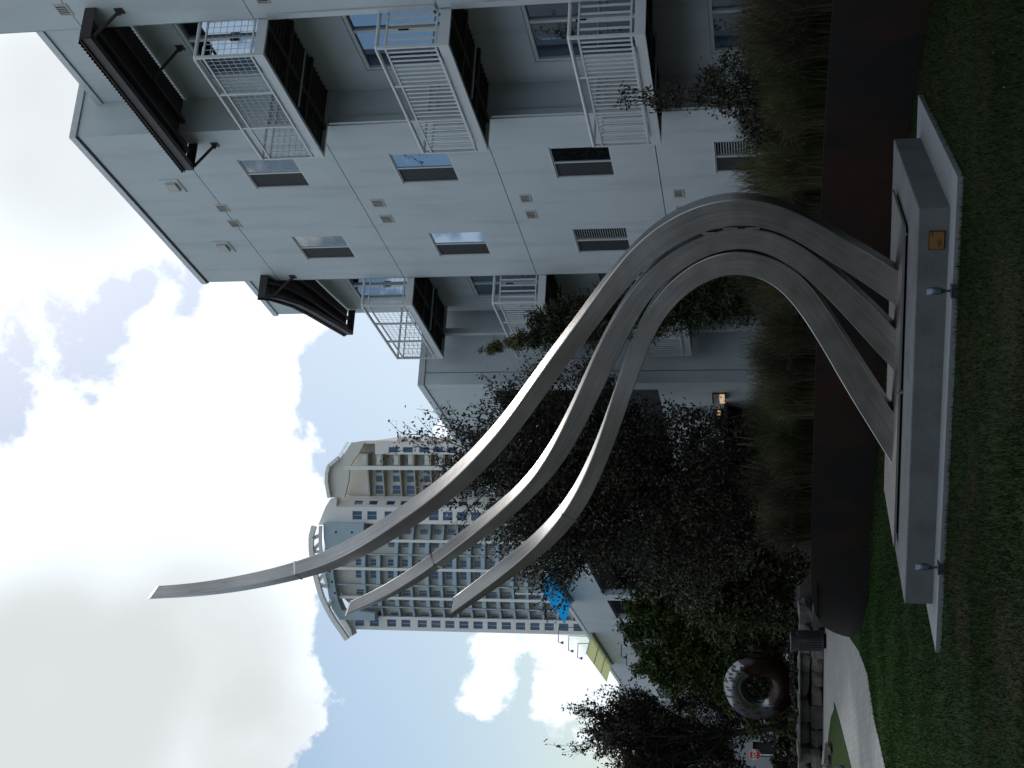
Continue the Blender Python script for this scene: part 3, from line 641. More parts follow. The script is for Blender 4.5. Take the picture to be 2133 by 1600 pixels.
MB().box(NB-0.03, NB+0.3, 31.27, 86.2, 9.985, 10.14).box(NB+0.3, 3.2, 31.27, 31.55, 9.985, 10.14).build('parapet_cap', M['trim'], nb)
MB().box(NB+1.9, NB+12, 31.6, 86.1, 0.5, 9.9).build('loggia_back', M['room'], nb)  # near-black so the openings look unlit; the shade is in the colour
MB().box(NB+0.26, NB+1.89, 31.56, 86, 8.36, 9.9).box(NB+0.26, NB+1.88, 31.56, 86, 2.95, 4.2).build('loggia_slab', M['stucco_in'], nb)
for o in OP[:6]:
    MB().box(NB+0.02, NB+0.06, o[0], o[1], 5.28, 5.32).box(NB+0.02, NB+0.05, o[0], o[1], 4.75, 4.77).build('guard_rail', M['binmetal'], nb)
MB().box(NB-0.5, NB-0.003, 32.7, 37.2, 2.62, 2.70).build('door_hood', M['rustpaint'], nb)
def sconce(s, z0, z1, w, lit):
    o = MB().box(NB-0.16, NB-0.002, s-w/2, s+w/2, z1, z1+0.02).box(NB-0.16, NB-0.002, s-w/2, s+w/2, z0-0.015, z0).box(NB-0.03, NB-0.002, s-w/2+0.02, s+w/2-0.02, z0, z1).build('wall_lantern', M['binmetal'], nb)
    MB().box(NB-0.14, NB-0.04, s-w/2+0.02, s+w/2-0.02, z0+(z1-z0)*.45, z1-0.004).build('lantern_glass', M['lamp_clear'], o)
    MB().box(NB-0.139, NB-0.041, s-w/2+0.021, s+w/2-0.021, z0+0.002, z0+(z1-z0)*.44).build('lit_glass', M['warm_lamp'], o)
sconce(32.2, 2.66, 2.94, 0.42, True); sconce(33.35, 2.80, 2.97, 0.36, True)
# translucent coloured panels tilted out over the parapet
def awning(s0, s1, mk, k):
    o = MB().bar((NB+0.02, s0, 9.78), (NB+0.02, s1, 9.78), 0.16, 0.16).build('awning', M['rustpaint'], nb)
    for i in range(k):
        a = s0+(s1-s0)*i/k+0.05; b = s0+(s1-s0)*(i+1)/k-0.05
        MB().prism([(NB-0.05, a, 9.80), (NB-0.05, b, 9.80), (NB-0.95, b, 10.02), (NB-0.95, a, 10.02)], (0, 0, 0.03)).build('awning_panel', M[mk], o)
        MB().bar((NB-0.03, a-0.05, 9.78), (NB-0.97, a-0.05, 10.0), 0.05, 0.05).build('awning_arm', M['white'], o)
awning(64.3, 73.0, 'yellow_pan', 3); awning(50.6, 57.2, 'blue_pan', 3)
def gooseneck(s, z, h, out_):
    MB().tube([(NB+0.1, s, z), (NB+0.1, s, z+h), (NB-out_, s+0.02, z+h), (NB-out_-0.02, s+0.02, z+h-0.12)], 0.022, 6).tube([(NB-out_-0.02, s+0.02, z+h-0.12), (NB-out_-0.02, s+0.02, z+h-0.24)], [0.035, 0.08], 8).build('gooseneck_lamp', M['rustpaint'], nb)
for s, z, h in ((63.6, 10.1, 1.15), (65.8, 10.1, 0.98), (67.8, 10.1, 0.8)): gooseneck(s, z, h, 0.6)
for s in (67.2, 69.8, 72.4): gooseneck(s, 8.35, 0.35, 0.6)
MB().tube([(NB-0.4, 54.0, 9.9), (NB-0.4, 54.0, 11.6)], 0.03).build('mast', M['white'], nb)

# far pale building closing the view on the left
M['court_pale'] = mat('pale_grey_stucco', (0.22, 0.24, 0.25), 0.9, var=0.06, vscale=0.4)
fb = thing('far_pale_building', W, (-40, 112, 0), 'distant pale building glimpsed through the tree at the left of the lawn', 'building')
panel(MB(), lambda a, z, d: (a, 112+d, z), -27.9, -18, 0, 13.4, [], .3).build('wall', M['court_pale'], fb)
ops = [(-29.8-3.2*i, -28.6-3.2*i, z, z+1.9) for i in range(10) for z in (1.2, 4.6, 8.0)]
panel(MB(), lambda a, z, d: (a, 112.4+d, z), -62, -27.95, 0, 12.2, ops, .3).build('wall', M['court_pale'], fb)
MB().box(-62, -18, 112.9, 124, 0, 12.1).build('interior', M['room'], fb)
MB().box(-28.0, -18, 111.9, 112.3, 13.41, 13.7).box(-62, -28.01, 112.3, 112.7, 12.21, 12.5).build('roof_edge', M['trim'], fb)

# unseen blocks added on the left and behind the viewer to shade the foreground
M['court'] = mat('added_block_taupe', (0.20, 0.19, 0.175), 0.9, var=0.08, vscale=0.5, bump=0.2, bscale=40)
M['court_dark'] = mat('added_block_dark_brown', (0.085, 0.075, 0.068), 0.9, var=0.12, vscale=0.6, bump=0.2, bscale=40)  # wall of the added rear block, dark to keep the steel's reflections dark
def added_court_block(label, x0, x1, y0, y1, h, face):
    t = thing('added_court_block', W, ((x0+x1)/2, (y0+y1)/2, 0), label, 'building')
    if face == 'x':
        ops = [(a, a+1.6, z, z+1.7) for a in np.arange(y0+2, y1-2, 4.2) for z in np.arange(1.2, h-2.5, 3.1)]
        panel(MB(), lambda a, z, d: (x1-d, a, z), y0, y1, 0, h, ops, .2).build('wall', M['court'], t); MB().box(x0, x1-0.2, y0, y1, 0, h-0.1).build('interior', M['glass'], t)
    else:
        ops = [(a, a+1.6, z, z+1.7) for a in np.arange(x0+2, x1-2, 4.2) for z in np.arange(1.2, h-2.5, 3.1)]
        panel(MB(), lambda a, z, d: (a, y1-d, z), x0, x1, 0, h, ops, .2).build('wall', M['court_dark'], t); MB().box(x0, x1, y0, y1-0.2, 0, h-0.1).build('interior', M['glass'], t)
    MB().box(x0-.2, x1+.2, y0-.2, y1+.2, h, h+.3).build('roof', M['court'], t)
added_court_block('unseen taupe apartment block added along the left to shade the court', -44, -29, -30, 74, 14, 'x')
added_court_block('unseen dark brick block added behind the viewer to darken the foreground', -28, 40, -30, -12, 11, 'y')

# ---------------------------------------------------------------- high-rise tower far behind
TW = Frame((0, 290, 0), 0)
tw = thing('residential_tower', TW, (-32, 8, 0), 'tall cream high-rise with stacked balconies and an arched white crown in the distance', 'tower')
tx = lambda y: -52.8+(1311-y)*0.1038
tz = lambda x: 90.58-(x-735)*0.1048
ROW = [89.05, 85.75, 81.9, 78.75, 75.1, 72.1, 69.05] + [69.05-3.07*i for i in range(1, 23)]
NV = 17
def tbox(name, m, *b, parent=None): return MB().box(*b).build(name, M[m], parent or tw)
# core
MB().box(-50, -13.6, 3.5, 26, 0, 92.5).build('core', M['tower'], tw)
# left pier
L0, L1 = tx(1311), tx(1286.5)
ops = [(tx(1303.5), tx(1288.8), z-1.0, z+1.0) for z in ROW]
panel(MB(), lambda a, z, d: (a, d, z), L0, L1, 0, 91.0, ops, .35).build('pier_wall', M['tower_white'], tw)
MB().box(L1-0.01, L1, 0.0, 3.5, 0, 90).box(L0, L0+0.01, 0.01, 20, 0, 90).build('pier_side', M['tower_white'], tw)
def twin(a0, a1, zc, h, d, split=True):
    o = MB().box(a0, a1, d, d+0.05, zc-h/2, zc+h/2).build('window', M['tower_glass'], tw)
    g = MB(); t = 0.05; d0 = d-0.06
    g.box(a0, a1, d0, d-0.001, zc+h/2-t, zc+h/2).box(a0, a1, d0, d-0.001, zc-h/2, zc-h/2+t)
    if split: c = (a0+a1)/2; g.box(c-t/2, c+t/2, d0, d-0.002, zc-h/2+t, zc+h/2-t)
    g.build('window_frame', M['tower_white'], o)
for z in ROW[:NV+1]: twin(tx(1303.5), tx(1288.8), z, 2.0, 0.3)
# balcony field: fins, slabs, back wall
cols = [1285, 1262, 1241.5, 1215, 1181, 1152, 1124, 1089]
bow = lambda X: -2.6*(1-((X-tx(1187))/(tx(1089)-tx(1187)))**2)
ctop = lambda X: float(np.interp(X, [tx(1287), tx(1268), tx(1244), tx(1209), tx(1184), tx(1139), tx(1089)], [tz(772), tz(735), tz(712), tz(705), tz(702), tz(700), tz(700)]))
for i, c in enumerate(cols):
    X = tx(c); m = 'tower_white' if c in (1241.5, 1181, 1124, 1285) else 'tower_blue'
    w = 0.55 if m == 'tower_white' else 0.25
    MB().box(X-w/2, X+w/2, bow(X)-0.25 if m == 'tower_white' else bow(X)+0.2, bow(X)+1.95, 0, ctop(X)).build('fin_wall', M[m], tw)
bkw = MB(); xs_ = [tx(1286)+(tx(1089)-tx(1286))*i/16 for i in range(17)]
for a_, b_ in zip(xs_[:-1], xs_[1:]): bkw.quad((a_, bow(a_)+1.9, 0), (b_, bow(b_)+1.9, 0), (b_, bow(b_)+1.9, ctop(b_)), (a_, bow(a_)+1.9, ctop(a_)))
bkw.build('back_wall', M['tower'], tw)
for k, z in enumerate(ROW[:NV+8]):
    zs = z-1.75
    for i in range(len(cols)-1):
        a, b = tx(cols[i])+0.28, tx(cols[i+1])-0.28
        if k == 0 and (cols[i] <= 1152 or cols[i] > 1270): continue
        if k == 1 and cols[i] <= 1152 and cols[i+1] < 1130: continue
        mid = (a+b)/2
        if k < NV+1:
            MB().prism([(a, bow(a), zs-0.32), (b, bow(b), zs-0.32), (b, bow(b)+1.88, zs-0.32), (a, bow(a)+1.88, zs-0.32)], (0, 0, 0.32)).build('balcony_slab', M['tower_blue'], tw)
            if i % 2 == 1 or i == 4:
                MB().prism([(a, bow(a)+0.08, zs+0.001), (b, bow(b)+0.08, zs+0.001), (b, bow(b)+0.16, zs+0.001), (a, bow(a)+0.16, zs+0.001)], (0, 0, 0.55)).build('balcony_parapet', M['tower_blue'], tw)
            wd = min(1.6, (b-a)*0.52); c = mid+0.35*(1 if i % 2 else -1)
            twin(c-wd/2, c+wd/2, z-0.25, 1.7, bow(c)+1.80)
        else: MB().prism([(a, bow(a), zs-0.32), (b, bow(b), zs-0.32), (b, bow(b)+1.88, zs-0.32), (a, bow(a)+1.88, zs-0.32)], (0, 0, 0.9)).build('balcony_slab', M['tower'], tw)
# blue-grey crown panels
def prof(name, pts, d0, th, m): MB().prism([(tx(y), d0, tz(x)) for y, x in pts], (0, th, 0)).build(name, M[m], tw)
prof('crown_panel', [(1087, 682), (1087, 768), (1139, 766), (1139, 686), (1120, 683)], -2.9, 3, 'tower_blue')
prof('crown_panel', [(1139, 684.5), (1139, 700), (1170, 701), (1200, 703.5), (1230, 708.5), (1250, 713), (1268, 721), (1268, 752), (1272, 790), (1287, 790), (1287, 716), (1264, 699), (1240, 693), (1210, 688)], -2.92, 3, 'tower_blue')
for y, x in ((1106, 709), (1106, 743), (1187, 695), (1209, 700), (1232, 706)): tbox('vent_hole', 'black', tx(y)-0.2, tx(y)+0.2, -2.96, -2.905, tz(x)-0.2, tz(x)+0.2)
# white arched brise-soleil
arcp = [(1325, 735), (1304, 720), (1288, 708), (1268, 696), (1240, 682), (1210, 672.5), (1170, 663.5), (1140, 660), (1115, 660), (1093, 666)]
ar = MB()
for (a, b) in zip(arcp[:-1], arcp[1:]): ar.bar((tx(a[0]), -4.0, tz(a[1])), (tx(b[0]), -4.0, tz(b[1])), 1.0, 1.0)
ar.build('roof_arch', M['tower_white'], tw)
ar2 = MB(); ip = [(1213, 690), (1190, 684), (1170, 680), (1130, 677), (1110, 677), (1093, 678)]
for (a, b) in zip(ip[:-1], ip[1:]): ar2.bar((tx(a[0]), -3.4, tz(a[1])), (tx(b[0]), -3.4, tz(b[1])), 0.6, 0.6)
ar2.build('roof_arch_lower', M['tower_white'], tw)
for a, b in (((1213, 672), (1218, 692)), ((1207, 673), (1190, 686)), ((1147, 660), (1128, 676)), ((1146, 660), (1146, 682)), ((1262, 693), (1245, 700)), ((1120, 660), (1112, 676))):
    MB().bar((tx(a[0]), -3.8, tz(a[1])), (tx(b[0]), -3.3, tz(b[1])), 0.6, 0.6).build('arch_strut', M['tower_white'], tw)
prof('roof_wing', [(1325, 733), (1322, 738), (1309, 735), (1287, 722), (1270, 708), (1272, 697), (1290, 708), (1305, 719)], -1.5, 3.5, 'tower_white')
# centre pier with paired windows
ops = [(tx(1081), tx(1063.5), z-1.05, z+1.05) for z in ROW]
panel(MB(), lambda a, z, d: (a, -1.2+d, z), tx(1089), tx(1055), 0, tz(705), ops, .35).build('pier_wall', M['tower_white'], tw)
for z in ROW[:NV-3]: twin(tx(1081), tx(1063.5), z, 2.1, -0.9)
prof('gable_wall', [(1093, 666), (1093, 705.2), (1055, 705.2), (1036, 706), (1038, 693), (1055, 682)], -1.18, 4, 'tower_white')
# faceted wing turning away to the right
DD = lambda a: -1.2+(a-tx(1055))*1.4
ops = [(tx(1050.5), tx(1043.5), z-0.9, z+0.9) for z in ROW]
panel(MB(), lambda a, z, d: (a, DD(a)+d, z), tx(1055), tx(1034), 0, tz(706), ops, .3).build('angled_wall', M['tower'], tw)
for z in ROW[:NV-3]:
    a0, a1 = tx(1050.5), tx(1043.5)
    MB().prism([(a0, DD(a0)+0.25, z-0.9), (a1, DD(a1)+0.25, z-0.9), (a1, DD(a1)+0.25, z+0.9), (a0, DD(a0)+0.25, z+0.9)], (0, 0.05, 0)).build('window', M['tower_glass'], tw)
# deep balconies between the facet and the right block
E0, E1 = tx(1034), tx(946)
MB().box(E0, E1, 2.9, 4, 0, tz(706)).build('recess_wall', M['tower'], tw)
for k, z in enumerate(ROW[:NV-2]):
    zs = z-2.2
    MB().prism([(E0, 1.4, zs), (tx(978), 0.0, zs), (E1, -0.2, zs), (E1, 2.88, zs), (E0, 2.88, zs)], (0, 0, 0.30)).build('balcony_slab', M['tower_tan'], tw)
    if k:
        twin(tx(1030), tx(1013), z-0.6, 1.9, 2.8); twin(tx(1005), tx(993), z-0.6, 1.7, 2.8, False); twin(tx(986), tx(979), z-0.6, 1.7, 2.8, False); twin(tx(966), tx(957), z-0.6, 1.7, 2.8, False)
    MB().prism([(tx(968), -0.25, zs+0.36), (E1, -0.25, zs+0.36), (E1, -0.15, zs+0.36), (tx(968), -0.15, zs+0.36)], (0, 0, 1.0)).build('balcony_parapet', M['tower'], tw)
tbox('white_fin', 'tower_white', tx(978), tx(970), -1.0, 0.6, 0, tz(722))
# right block
F0, F1 = tx(946), tx(921)
ops = [(tx(942), tx(931), z-2.0, z+0.2) for z in ROW[2:]]
panel(MB(), lambda a, z, d: (a, -0.6+d, z), F0, F1, 0, tz(787), ops, .3).build('pier_wall', M['tower_white'], tw)
for z in ROW[2:NV-2]: twin(tx(942), tx(931), z-0.9, 2.2, -0.35, False)
MB().box(F0, F0+0.3, -0.59, 2.88, 0, tz(787)).box(F1-0.3, F1, -0.59, 26, 0, tz(760)).build('pier_side', M['tower_white'], tw)
MB().box(F0+0.3, F1-0.31, 2.0, 9, 0, tz(742)).build('recess_wall', M['tower_tan'], tw)
prof('crown_wall', [(1036, 693.5), (1036, 722), (1000, 731), (975, 733), (958, 742), (946, 752), (921, 766), (921, 738), (944, 722), (955, 712), (970, 694), (985, 689.5), (1003, 689), (1020, 693)], -0.9, 0.8, 'tower')
MB().bar((tx(1036), -1.4, tz(692)), (tx(1020), -1.4, tz(689)), 1.4, .7).bar((tx(1020), -1.4, tz(689)), (tx(1003), -1.4, tz(686.5)), 1.4, .7).bar((tx(1003), -1.4, tz(686.5)), (tx(985), -1.4, tz(687)), 1.4, .7).bar((tx(985), -1.4, tz(687)), (tx(970), -1.4, tz(691)), 1.4, .7).bar((tx(970), -1.4, tz(691)), (tx(953), -1.4, tz(712)), 1.4, .7).build('curved_roof_edge', M['tower_white'], tw)
for i in range(12):
    y = 950-i*2.6; x = 716+i*1.6; MB().bar((tx(y), -1.0, tz(x)), (tx(y), -1.0, tz(x-7)), 0.12, 0.12).build('roof_railing', M['tower_white'], tw)
for k, z in enumerate(ROW[2:NV-2]):
    pts = [(F1-0.2, 1.6, z-2.4)]+[(F1-0.05+1.15*math.sin(t), 3.4-1.9*math.cos(t), z-2.4) for t in [math.pi*q/10 for q in range(11)]]+[(F1-0.2, 5.2, z-2.4)]
    MB().prism(pts, (0, 0, 1.35)).build('round_balcony', M['tower'], tw)
MB().box(F1-0.3, F1+0.02, 0.2, 8, 0, tz(742)).build('side_wall', M['tower_tan'], tw)

# ---------------------------------------------------------------- plinth and steel sculpture
# plinth frame: world = PL.o + u*e1 + v*e2 ; PL frame x=+e1 (left along front), y = -e2, so v is written as -y
def pb(mb, u0, u1, v0, v1, z0, z1): return mb.box(u0, u1, -v1, -v0, z0, z1)
slab = pb(MB(), -0.37, 4.30, -0.375, 2.92, -0.1, 0.05).build('concrete_slab', M['slab'], None, frame=PL); slab['kind'] = 'structure'
pl = thing('concrete_plinth', PL, (2.0, -1.3, 0.05), 'long low grey concrete plinth under the steel sculpture', 'plinth')
def bevel_box(u0, u1, v0, v1, z0, z1, r):
    mb = MB(); pts = []
    ring = lambda q, z: [(u0+q, -v0-q, z), (u1-q, -v0-q, z), (u1-q, -v1+q, z), (u0+q, -v1+q, z)]
    def oct_(q, z, c): return [(u0+q+c, -v0-q, z), (u1-q-c, -v0-q, z), (u1-q, -v0-q-c, z), (u1-q, -v1+q+c, z), (u1-q-c, -v1+q, z), (u0+q+c, -v1+q, z), (u0+q, -v1+q+c, z), (u0+q, -v0-q-c, z)]
    lv = [oct_(0, z0, r), oct_(0, z1-r, r), oct_(r*.35, z1-r*.3, r), oct_(r, z1, r*.6)]
    i0 = 0
    for l in lv: mb.v += l
    for j in range(3):
        for k in range(8): k2 = (k+1) % 8; mb.f.append((j*8+k, j*8+k2, (j+1)*8+k2, (j+1)*8+k))
    mb.f.append(tuple(range(24, 32)))
    return mb
bevel_box(0, 4.0, 0, 2.56, 0.051, 0.315, 0.012).build('concrete_block', M['concrete'], pl)
pq = pb(MB(), 0.205, 0.375, -0.012, -0.001, 0.085, 0.222).build('plaque', M['brass_dark'], pl)
pb(MB(), 0.213, 0.367, -0.016, -0.0125, 0.093, 0.214).build('plaque_face', M['brass'], pq)
g = MB()      # emblem and three short lines of tiny raised print
for i in range(5): pb(g, 0.218+i*0.006, 0.222+i*0.006, -0.0185, -0.0165, 0.186+0.004*(i % 2), 0.200)
for r_, (a, b) in enumerate(((0.285, 0.345), (0.280, 0.352), (0.290, 0.340))):
    x = a
    while x < b: w_ = rnd.uniform(0.003, 0.010); pb(g, x, x+w_, -0.0185, -0.0165, 0.135-r_*0.012, 0.140-r_*0.012); x += w_+0.003
for u_ in (0.220, 0.360):
    for z_ in (0.099, 0.208): pb(g, u_-0.003, u_+0.003, -0.0185, -0.0165, z_-0.003, z_+0.003)
g.build('plaque_print', M['brass_dark'], pq)
BARS = {"b1":[[1.187,0.331,0.292,0.0],[1.061,0.504,0.282,0.0],[0.939,0.677,0.272,0.0],[0.819,0.852,0.267,0.0],[0.7,1.026,0.263,0.0],[0.584,1.202,0.259,0.0],[0.481,1.383,0.256,0.0],[0.403,1.573,0.261,0.0],[0.36,1.771,0.267,0.0],[0.356,1.974,0.272,0.0],[0.391,2.175,0.272,0.0],[0.46,2.371,0.269,0.0],[0.557,2.558,0.26,0.0],[0.681,2.733,0.25,0.0],[0.827,2.896,0.238,0.177],[0.989,3.049,0.227,2.942],[1.163,3.195,0.217,5.429],[1.344,3.338,0.207,7.828],[1.528,3.482,0.198,10.262],[1.714,3.628,0.195,12.016],[1.903,3.776,0.193,13.438],[2.097,3.923,0.193,14.813],[2.295,4.072,0.192,16.156],[2.495,4.223,0.191,17.535],[2.693,4.381,0.192,18.943],[2.887,4.548,0.196,20.338],[3.076,4.725,0.198,21.585],[3.259,4.912,0.2,22.881],[3.434,5.11,0.2,24.226],[3.6,5.317,0.203,25.671],[3.758,5.534,0.205,27.168],[3.912,5.756,0.201,28.675],[4.062,5.984,0.195,30.187],[4.206,6.218,0.188,31.728],[4.336,6.461,0.182,33.324],[4.446,6.712,0.175,35.004],[4.538,6.969,0.166,36.839],[4.617,7.232,0.157,38.828],[4.687,7.498,0.152,40.84],[4.749,7.766,0.149,42.859],[4.801,8.037,0.145,45.934],[4.844,8.31,0.142,49.094],[4.877,8.584,0.14,52.271],[4.901,8.858,0.14,55.458]],"b2":[[1.854,0.33,0.292,0.0],[1.672,0.488,0.284,0.0],[1.491,0.646,0.272,0.0],[1.313,0.806,0.259,0.0],[1.141,0.969,0.249,0.0],[0.979,1.138,0.24,0.0],[0.832,1.319,0.232,0.0],[0.713,1.515,0.229,0.0],[0.642,1.729,0.22,0.0],[0.631,1.953,0.216,0.0],[0.679,2.174,0.215,0.0],[0.775,2.383,0.213,0.0],[0.903,2.579,0.211,0.0],[1.061,2.756,0.209,0.0],[1.248,2.91,0.211,0.0],[1.457,3.045,0.221,0.0],[1.679,3.169,0.229,0.612],[1.909,3.287,0.231,1.968],[2.145,3.404,0.223,3.319],[2.384,3.523,0.215,4.655],[2.625,3.646,0.208,6.172],[2.865,3.78,0.199,8.957],[3.097,3.931,0.187,12.443],[3.319,4.101,0.173,16.269],[3.526,4.292,0.165,19.767],[3.72,4.5,0.167,22.937],[3.906,4.719,0.166,26.206],[4.087,4.946,0.159,29.666],[4.266,5.179,0.151,33.812],[4.445,5.417,0.145,37.896],[4.618,5.662,0.141,42.756],[4.778,5.916,0.137,48.466],[4.921,6.181,0.13,54.407],[5.051,6.453,0.125,58.85]],"b3":[[2.855,0.322,0.293,0.0],[2.646,0.442,0.286,0.0],[2.439,0.563,0.28,0.0],[2.233,0.682,0.273,0.0],[2.027,0.799,0.264,0.0],[1.822,0.913,0.253,0.0],[1.62,1.028,0.246,0.0],[1.421,1.144,0.248,0.0],[1.232,1.271,0.25,0.0],[1.066,1.42,0.25,0.0],[0.945,1.601,0.248,0.0],[0.884,1.807,0.242,0.0],[0.887,2.021,0.235,0.0],[0.953,2.227,0.226,0.0],[1.07,2.414,0.215,0.0],[1.223,2.58,0.203,0.0],[1.403,2.721,0.194,0.0],[1.607,2.837,0.188,0.0],[1.827,2.935,0.187,0.0],[2.055,3.024,0.186,0.0],[2.289,3.111,0.184,0.163],[2.526,3.198,0.182,2.474],[2.766,3.288,0.179,4.79],[3.006,3.387,0.176,7.447],[3.246,3.496,0.177,9.819],[3.482,3.618,0.179,12.328],[3.709,3.76,0.181,15.241],[3.921,3.925,0.181,19.533],[4.117,4.111,0.179,25.299],[4.3,4.313,0.174,31.528],[4.477,4.524,0.17,36.828],[4.651,4.741,0.163,41.935],[4.824,4.963,0.155,46.354],[4.995,5.188,0.148,50.876]]}
sc = thing('steel_sculpture', PL, (2.0, -1.36, 0.32), 'tall brushed steel sculpture of three curving arms rising from the concrete plinth', 'sculpture')
base = pb(MB(), 0.40, 3.80, 0.78, 2.05, 0.338, 0.360).build('base_plate', M['steel'], sc)
for u_, v_ in ((0.5, 0.85), (2.08, 0.80), (3.7, 0.85), (0.5, 1.95), (3.7, 1.95)):
    MB().tube([(u_, -v_, 0.316), (u_, -v_, 0.338)], 0.02).build('levelling_bolt', M['chrome'], base)
MB().tube([(2.08, -0.765, 0.316), (2.08, -0.765, 0.375)], 0.012).build('levelling_bolt', M['chrome'], base)
VC = 1.36
def steel_bar(st, seam=None, k=4):
    P = np.array([(s[0], -VC, s[1]) for s in st]); w = np.array([s[2] for s in st]); tau = np.radians([s[3] for s in st])
    # denser stations by spline-like interpolation
    n = len(P); t = np.arange(n); tt = np.linspace(0, n-1, (n-1)*k+1)
    def cr(a):
        o = []
        for x in tt:
            i = min(int(x), n-2); u = x-i; p0 = a[max(i-1, 0)]; p1 = a[i]; p2 = a[i+1]; p3 = a[min(i+2, n-1)]
            o.append(0.5*((2*p1)+(-p0+p2)*u+(2*p0-5*p1+4*p2-p3)*u*u+(-p0+3*p1-3*p2+p3)*u**3))
        return np.array(o)
    P = cr(P); w = cr(w); tau = cr(tau)
    T = np.gradient(P, axis=0); T /= np.linalg.norm(T, axis=1)[:, None]
    tb = T[:, 2]; ta = -T[:, 0]                 # right is -u
    O = np.stack([-tb, 0*tb, -ta], 1)           # outer side
    Fn = np.tile(np.array([0, 1.0, 0]), (len(P), 1))   # towards the viewer (frame y = -v)
    O2 = O*np.cos(tau)[:, None]+Fn*np.sin(tau)[:, None]; F2 = Fn*np.cos(tau)[:, None]-O*np.sin(tau)[:, None]
    V = []; q = 0.008
    for i in range(len(P)):
        h = w[i]/2
        for so, sf in ((-1, 1), (1, 1), (1, -1), (-1, -1)):
            c = P[i]+O2[i]*so*h+F2[i]*sf*h
            if so*sf < 0: ring = [c-F2[i]*sf*q*0, c]
            a1 = c-O2[i]*so*q; a2 = c-F2[i]*sf*q
            if (so, sf) in ((-1, 1), (1, -1)): V += [tuple(a2), tuple(a1)]
            else: V += [tuple(a1), tuple(a2)]
    V = np.array(V); m = 8
    for j in range(m): V[j] = V[j]+T[0]*((0.361-V[j][2])/T[0][2])      # cut flush on the plate
    for j in range(m):          # slanted cut: the inner edge runs on to a point
        k_ = (len(P)-1)*m+j; q_ = 0.5-float(np.dot(V[k_]-P[-1], O2[-1]))/w[-1]; r_ = 0.5+float(np.dot(V[k_]-P[-1], F2[-1]))/w[-1]
        V[k_] = V[k_]+T[-1]*w[-1]*(0.85*q_+0.85*r_-0.45)
    keep_ = [0]+[i for i in range(1, len(P)) if V[i*m:(i+1)*m, 2].min() > 0.375 or i > 12]
    V = np.concatenate([V[i*m:(i+1)*m] for i in keep_]); nP = len(keep_)
    F = []
    for i in range(nP-1):
        for j in range(m): j2 = (j+1) % m; F.append((i*m+j, i*m+j2, (i+1)*m+j2, (i+1)*m+j))
    mb = MB(); mb.v = [tuple(v) for v in V]; mb.f = F+[tuple(range(m-1, -1, -1)), tuple(range((nP-1)*m, nP*m))]
    o = mb.build('steel_arm', M['steel'], sc, smooth=True)
    uvl = o.data.uv_layers.new(name='UVMap'); L_ = np.concatenate([[0], np.cumsum(np.linalg.norm(np.diff(P, axis=0), axis=1))]); L_ = L_[keep_]
    seq = {0: 0, 1: .02, 2: .98, 3: 1.0, 4: 1.98, 5: 2.0, 6: 2.98, 7: 3.0}
    for pl_ in o.data.polygons:
        vs = [o.data.loops[l].vertex_index for l in pl_.loop_indices]; js = [v_ % m for v_ in vs]; wrap = 7 in js and 0 in js
        for l, v_ in zip(pl_.loop_indices, vs):
            j_ = v_ % m; uvl.data[l].uv = (L_[v_//m]+len(P)*.1, (4.0 if (wrap and j_ == 0) else seq[j_])*0.25)
    for e in o.data.edges:
        i_, j_ = e.vertices; e.use_edge_sharp = (i_ % m == j_ % m) or abs(i_//m-j_//m) == 0 and (i_//m in (0, nP-1))
    return o, P, w, O2, F2
SEAM = {'b1': 0.845, 'b2': 0.872, 'b3': 0.80}
for nm in ('b1', 'b2', 'b3'):
    o, P, w, O2, F2 = steel_bar(BARS[nm])
    i = int(SEAM[nm]*(len(P)-1)); h = w[i]/2+0.003
    T = P[i+1]-P[i]; T /= np.linalg.norm(T)
    ring = MB(); cs = [P[i]+O2[i]*a*h+F2[i]*b_*h-T*0.012+O2[i]*0.0 for a, b_ in ((-1, 1), (1, 1), (1, -1), (-1, -1))]
    ring.prism([tuple(c) for c in cs], T*0.024)
    ring.build('weld_seam', M['chrome'], o)
# short weld beads where the arms touch
for (i, a, b_) in ((8, 'b1', 'b2'), (9, 'b1', 'b2'), (10, 'b1', 'b2')):
    pa, pb_ = BARS[a][i], BARS[b_][i]
    u_, z_ = (pa[0]*pb_[2]+pb_[0]*pa[2])/(pa[2]+pb_[2]), (pa[1]+pb_[1])/2
    MB().box(u_-0.012, u_+0.012, -VC+0.02, -VC+0.135, z_-0.07, z_+0.07).build('weld_bead', M['steel'], sc)

# spot lamps
def spot(u_, v_, label):
    t = thing('spot_lamp', PL, (u_, -v_, 0.0), label, 'lamp', 'spot lamps at the foot of the plinth')
    mb = pb(MB(), u_-0.045, u_+0.045, v_-0.05, v_+0.05, -0.02, 0.058); mb.build('junction_box', M['binmetal'], t)
    pb(MB(), u_-0.05, u_+0.05, v_-0.055, v_+0.055, 0.0585, 0.068).build('cover_plate', M['lampmetal'], t)
    MB().tube([(u_, -v_, 0.068), (u_, -v_, 0.115)], 0.012, 8).build('stem', M['lampmetal'], t)
    o = MB().tube([(u_, -v_, 0.112), (u_+0.002, -v_-0.004, 0.128), (u_+0.004, -v_-0.008, 0.16), (u_+0.006, -v_-0.018, 0.20), (u_+0.008, -v_-0.03, 0.262)], [0.014, 0.022, 0.030, 0.033, 0.034], 14).build('lamp_head', M['lampmetal'], t, smooth=True)
    for q in range(4):
        z_ = 0.145+q*0.014; MB().tube([(u_+0.004, -v_-0.008-q*.003, z_), (u_+0.004, -v_-0.009-q*.003, z_+0.005)], 0.038, 14).build('cooling_fin', M['lampmetal'], o)
    return t
spot(0.62, -0.40, 'small silver spot lamp in front of the plinth, on the plaque side')
spot(3.37, -0.36, 'small silver spot lamp at the far end of the plinth, nearer the path')

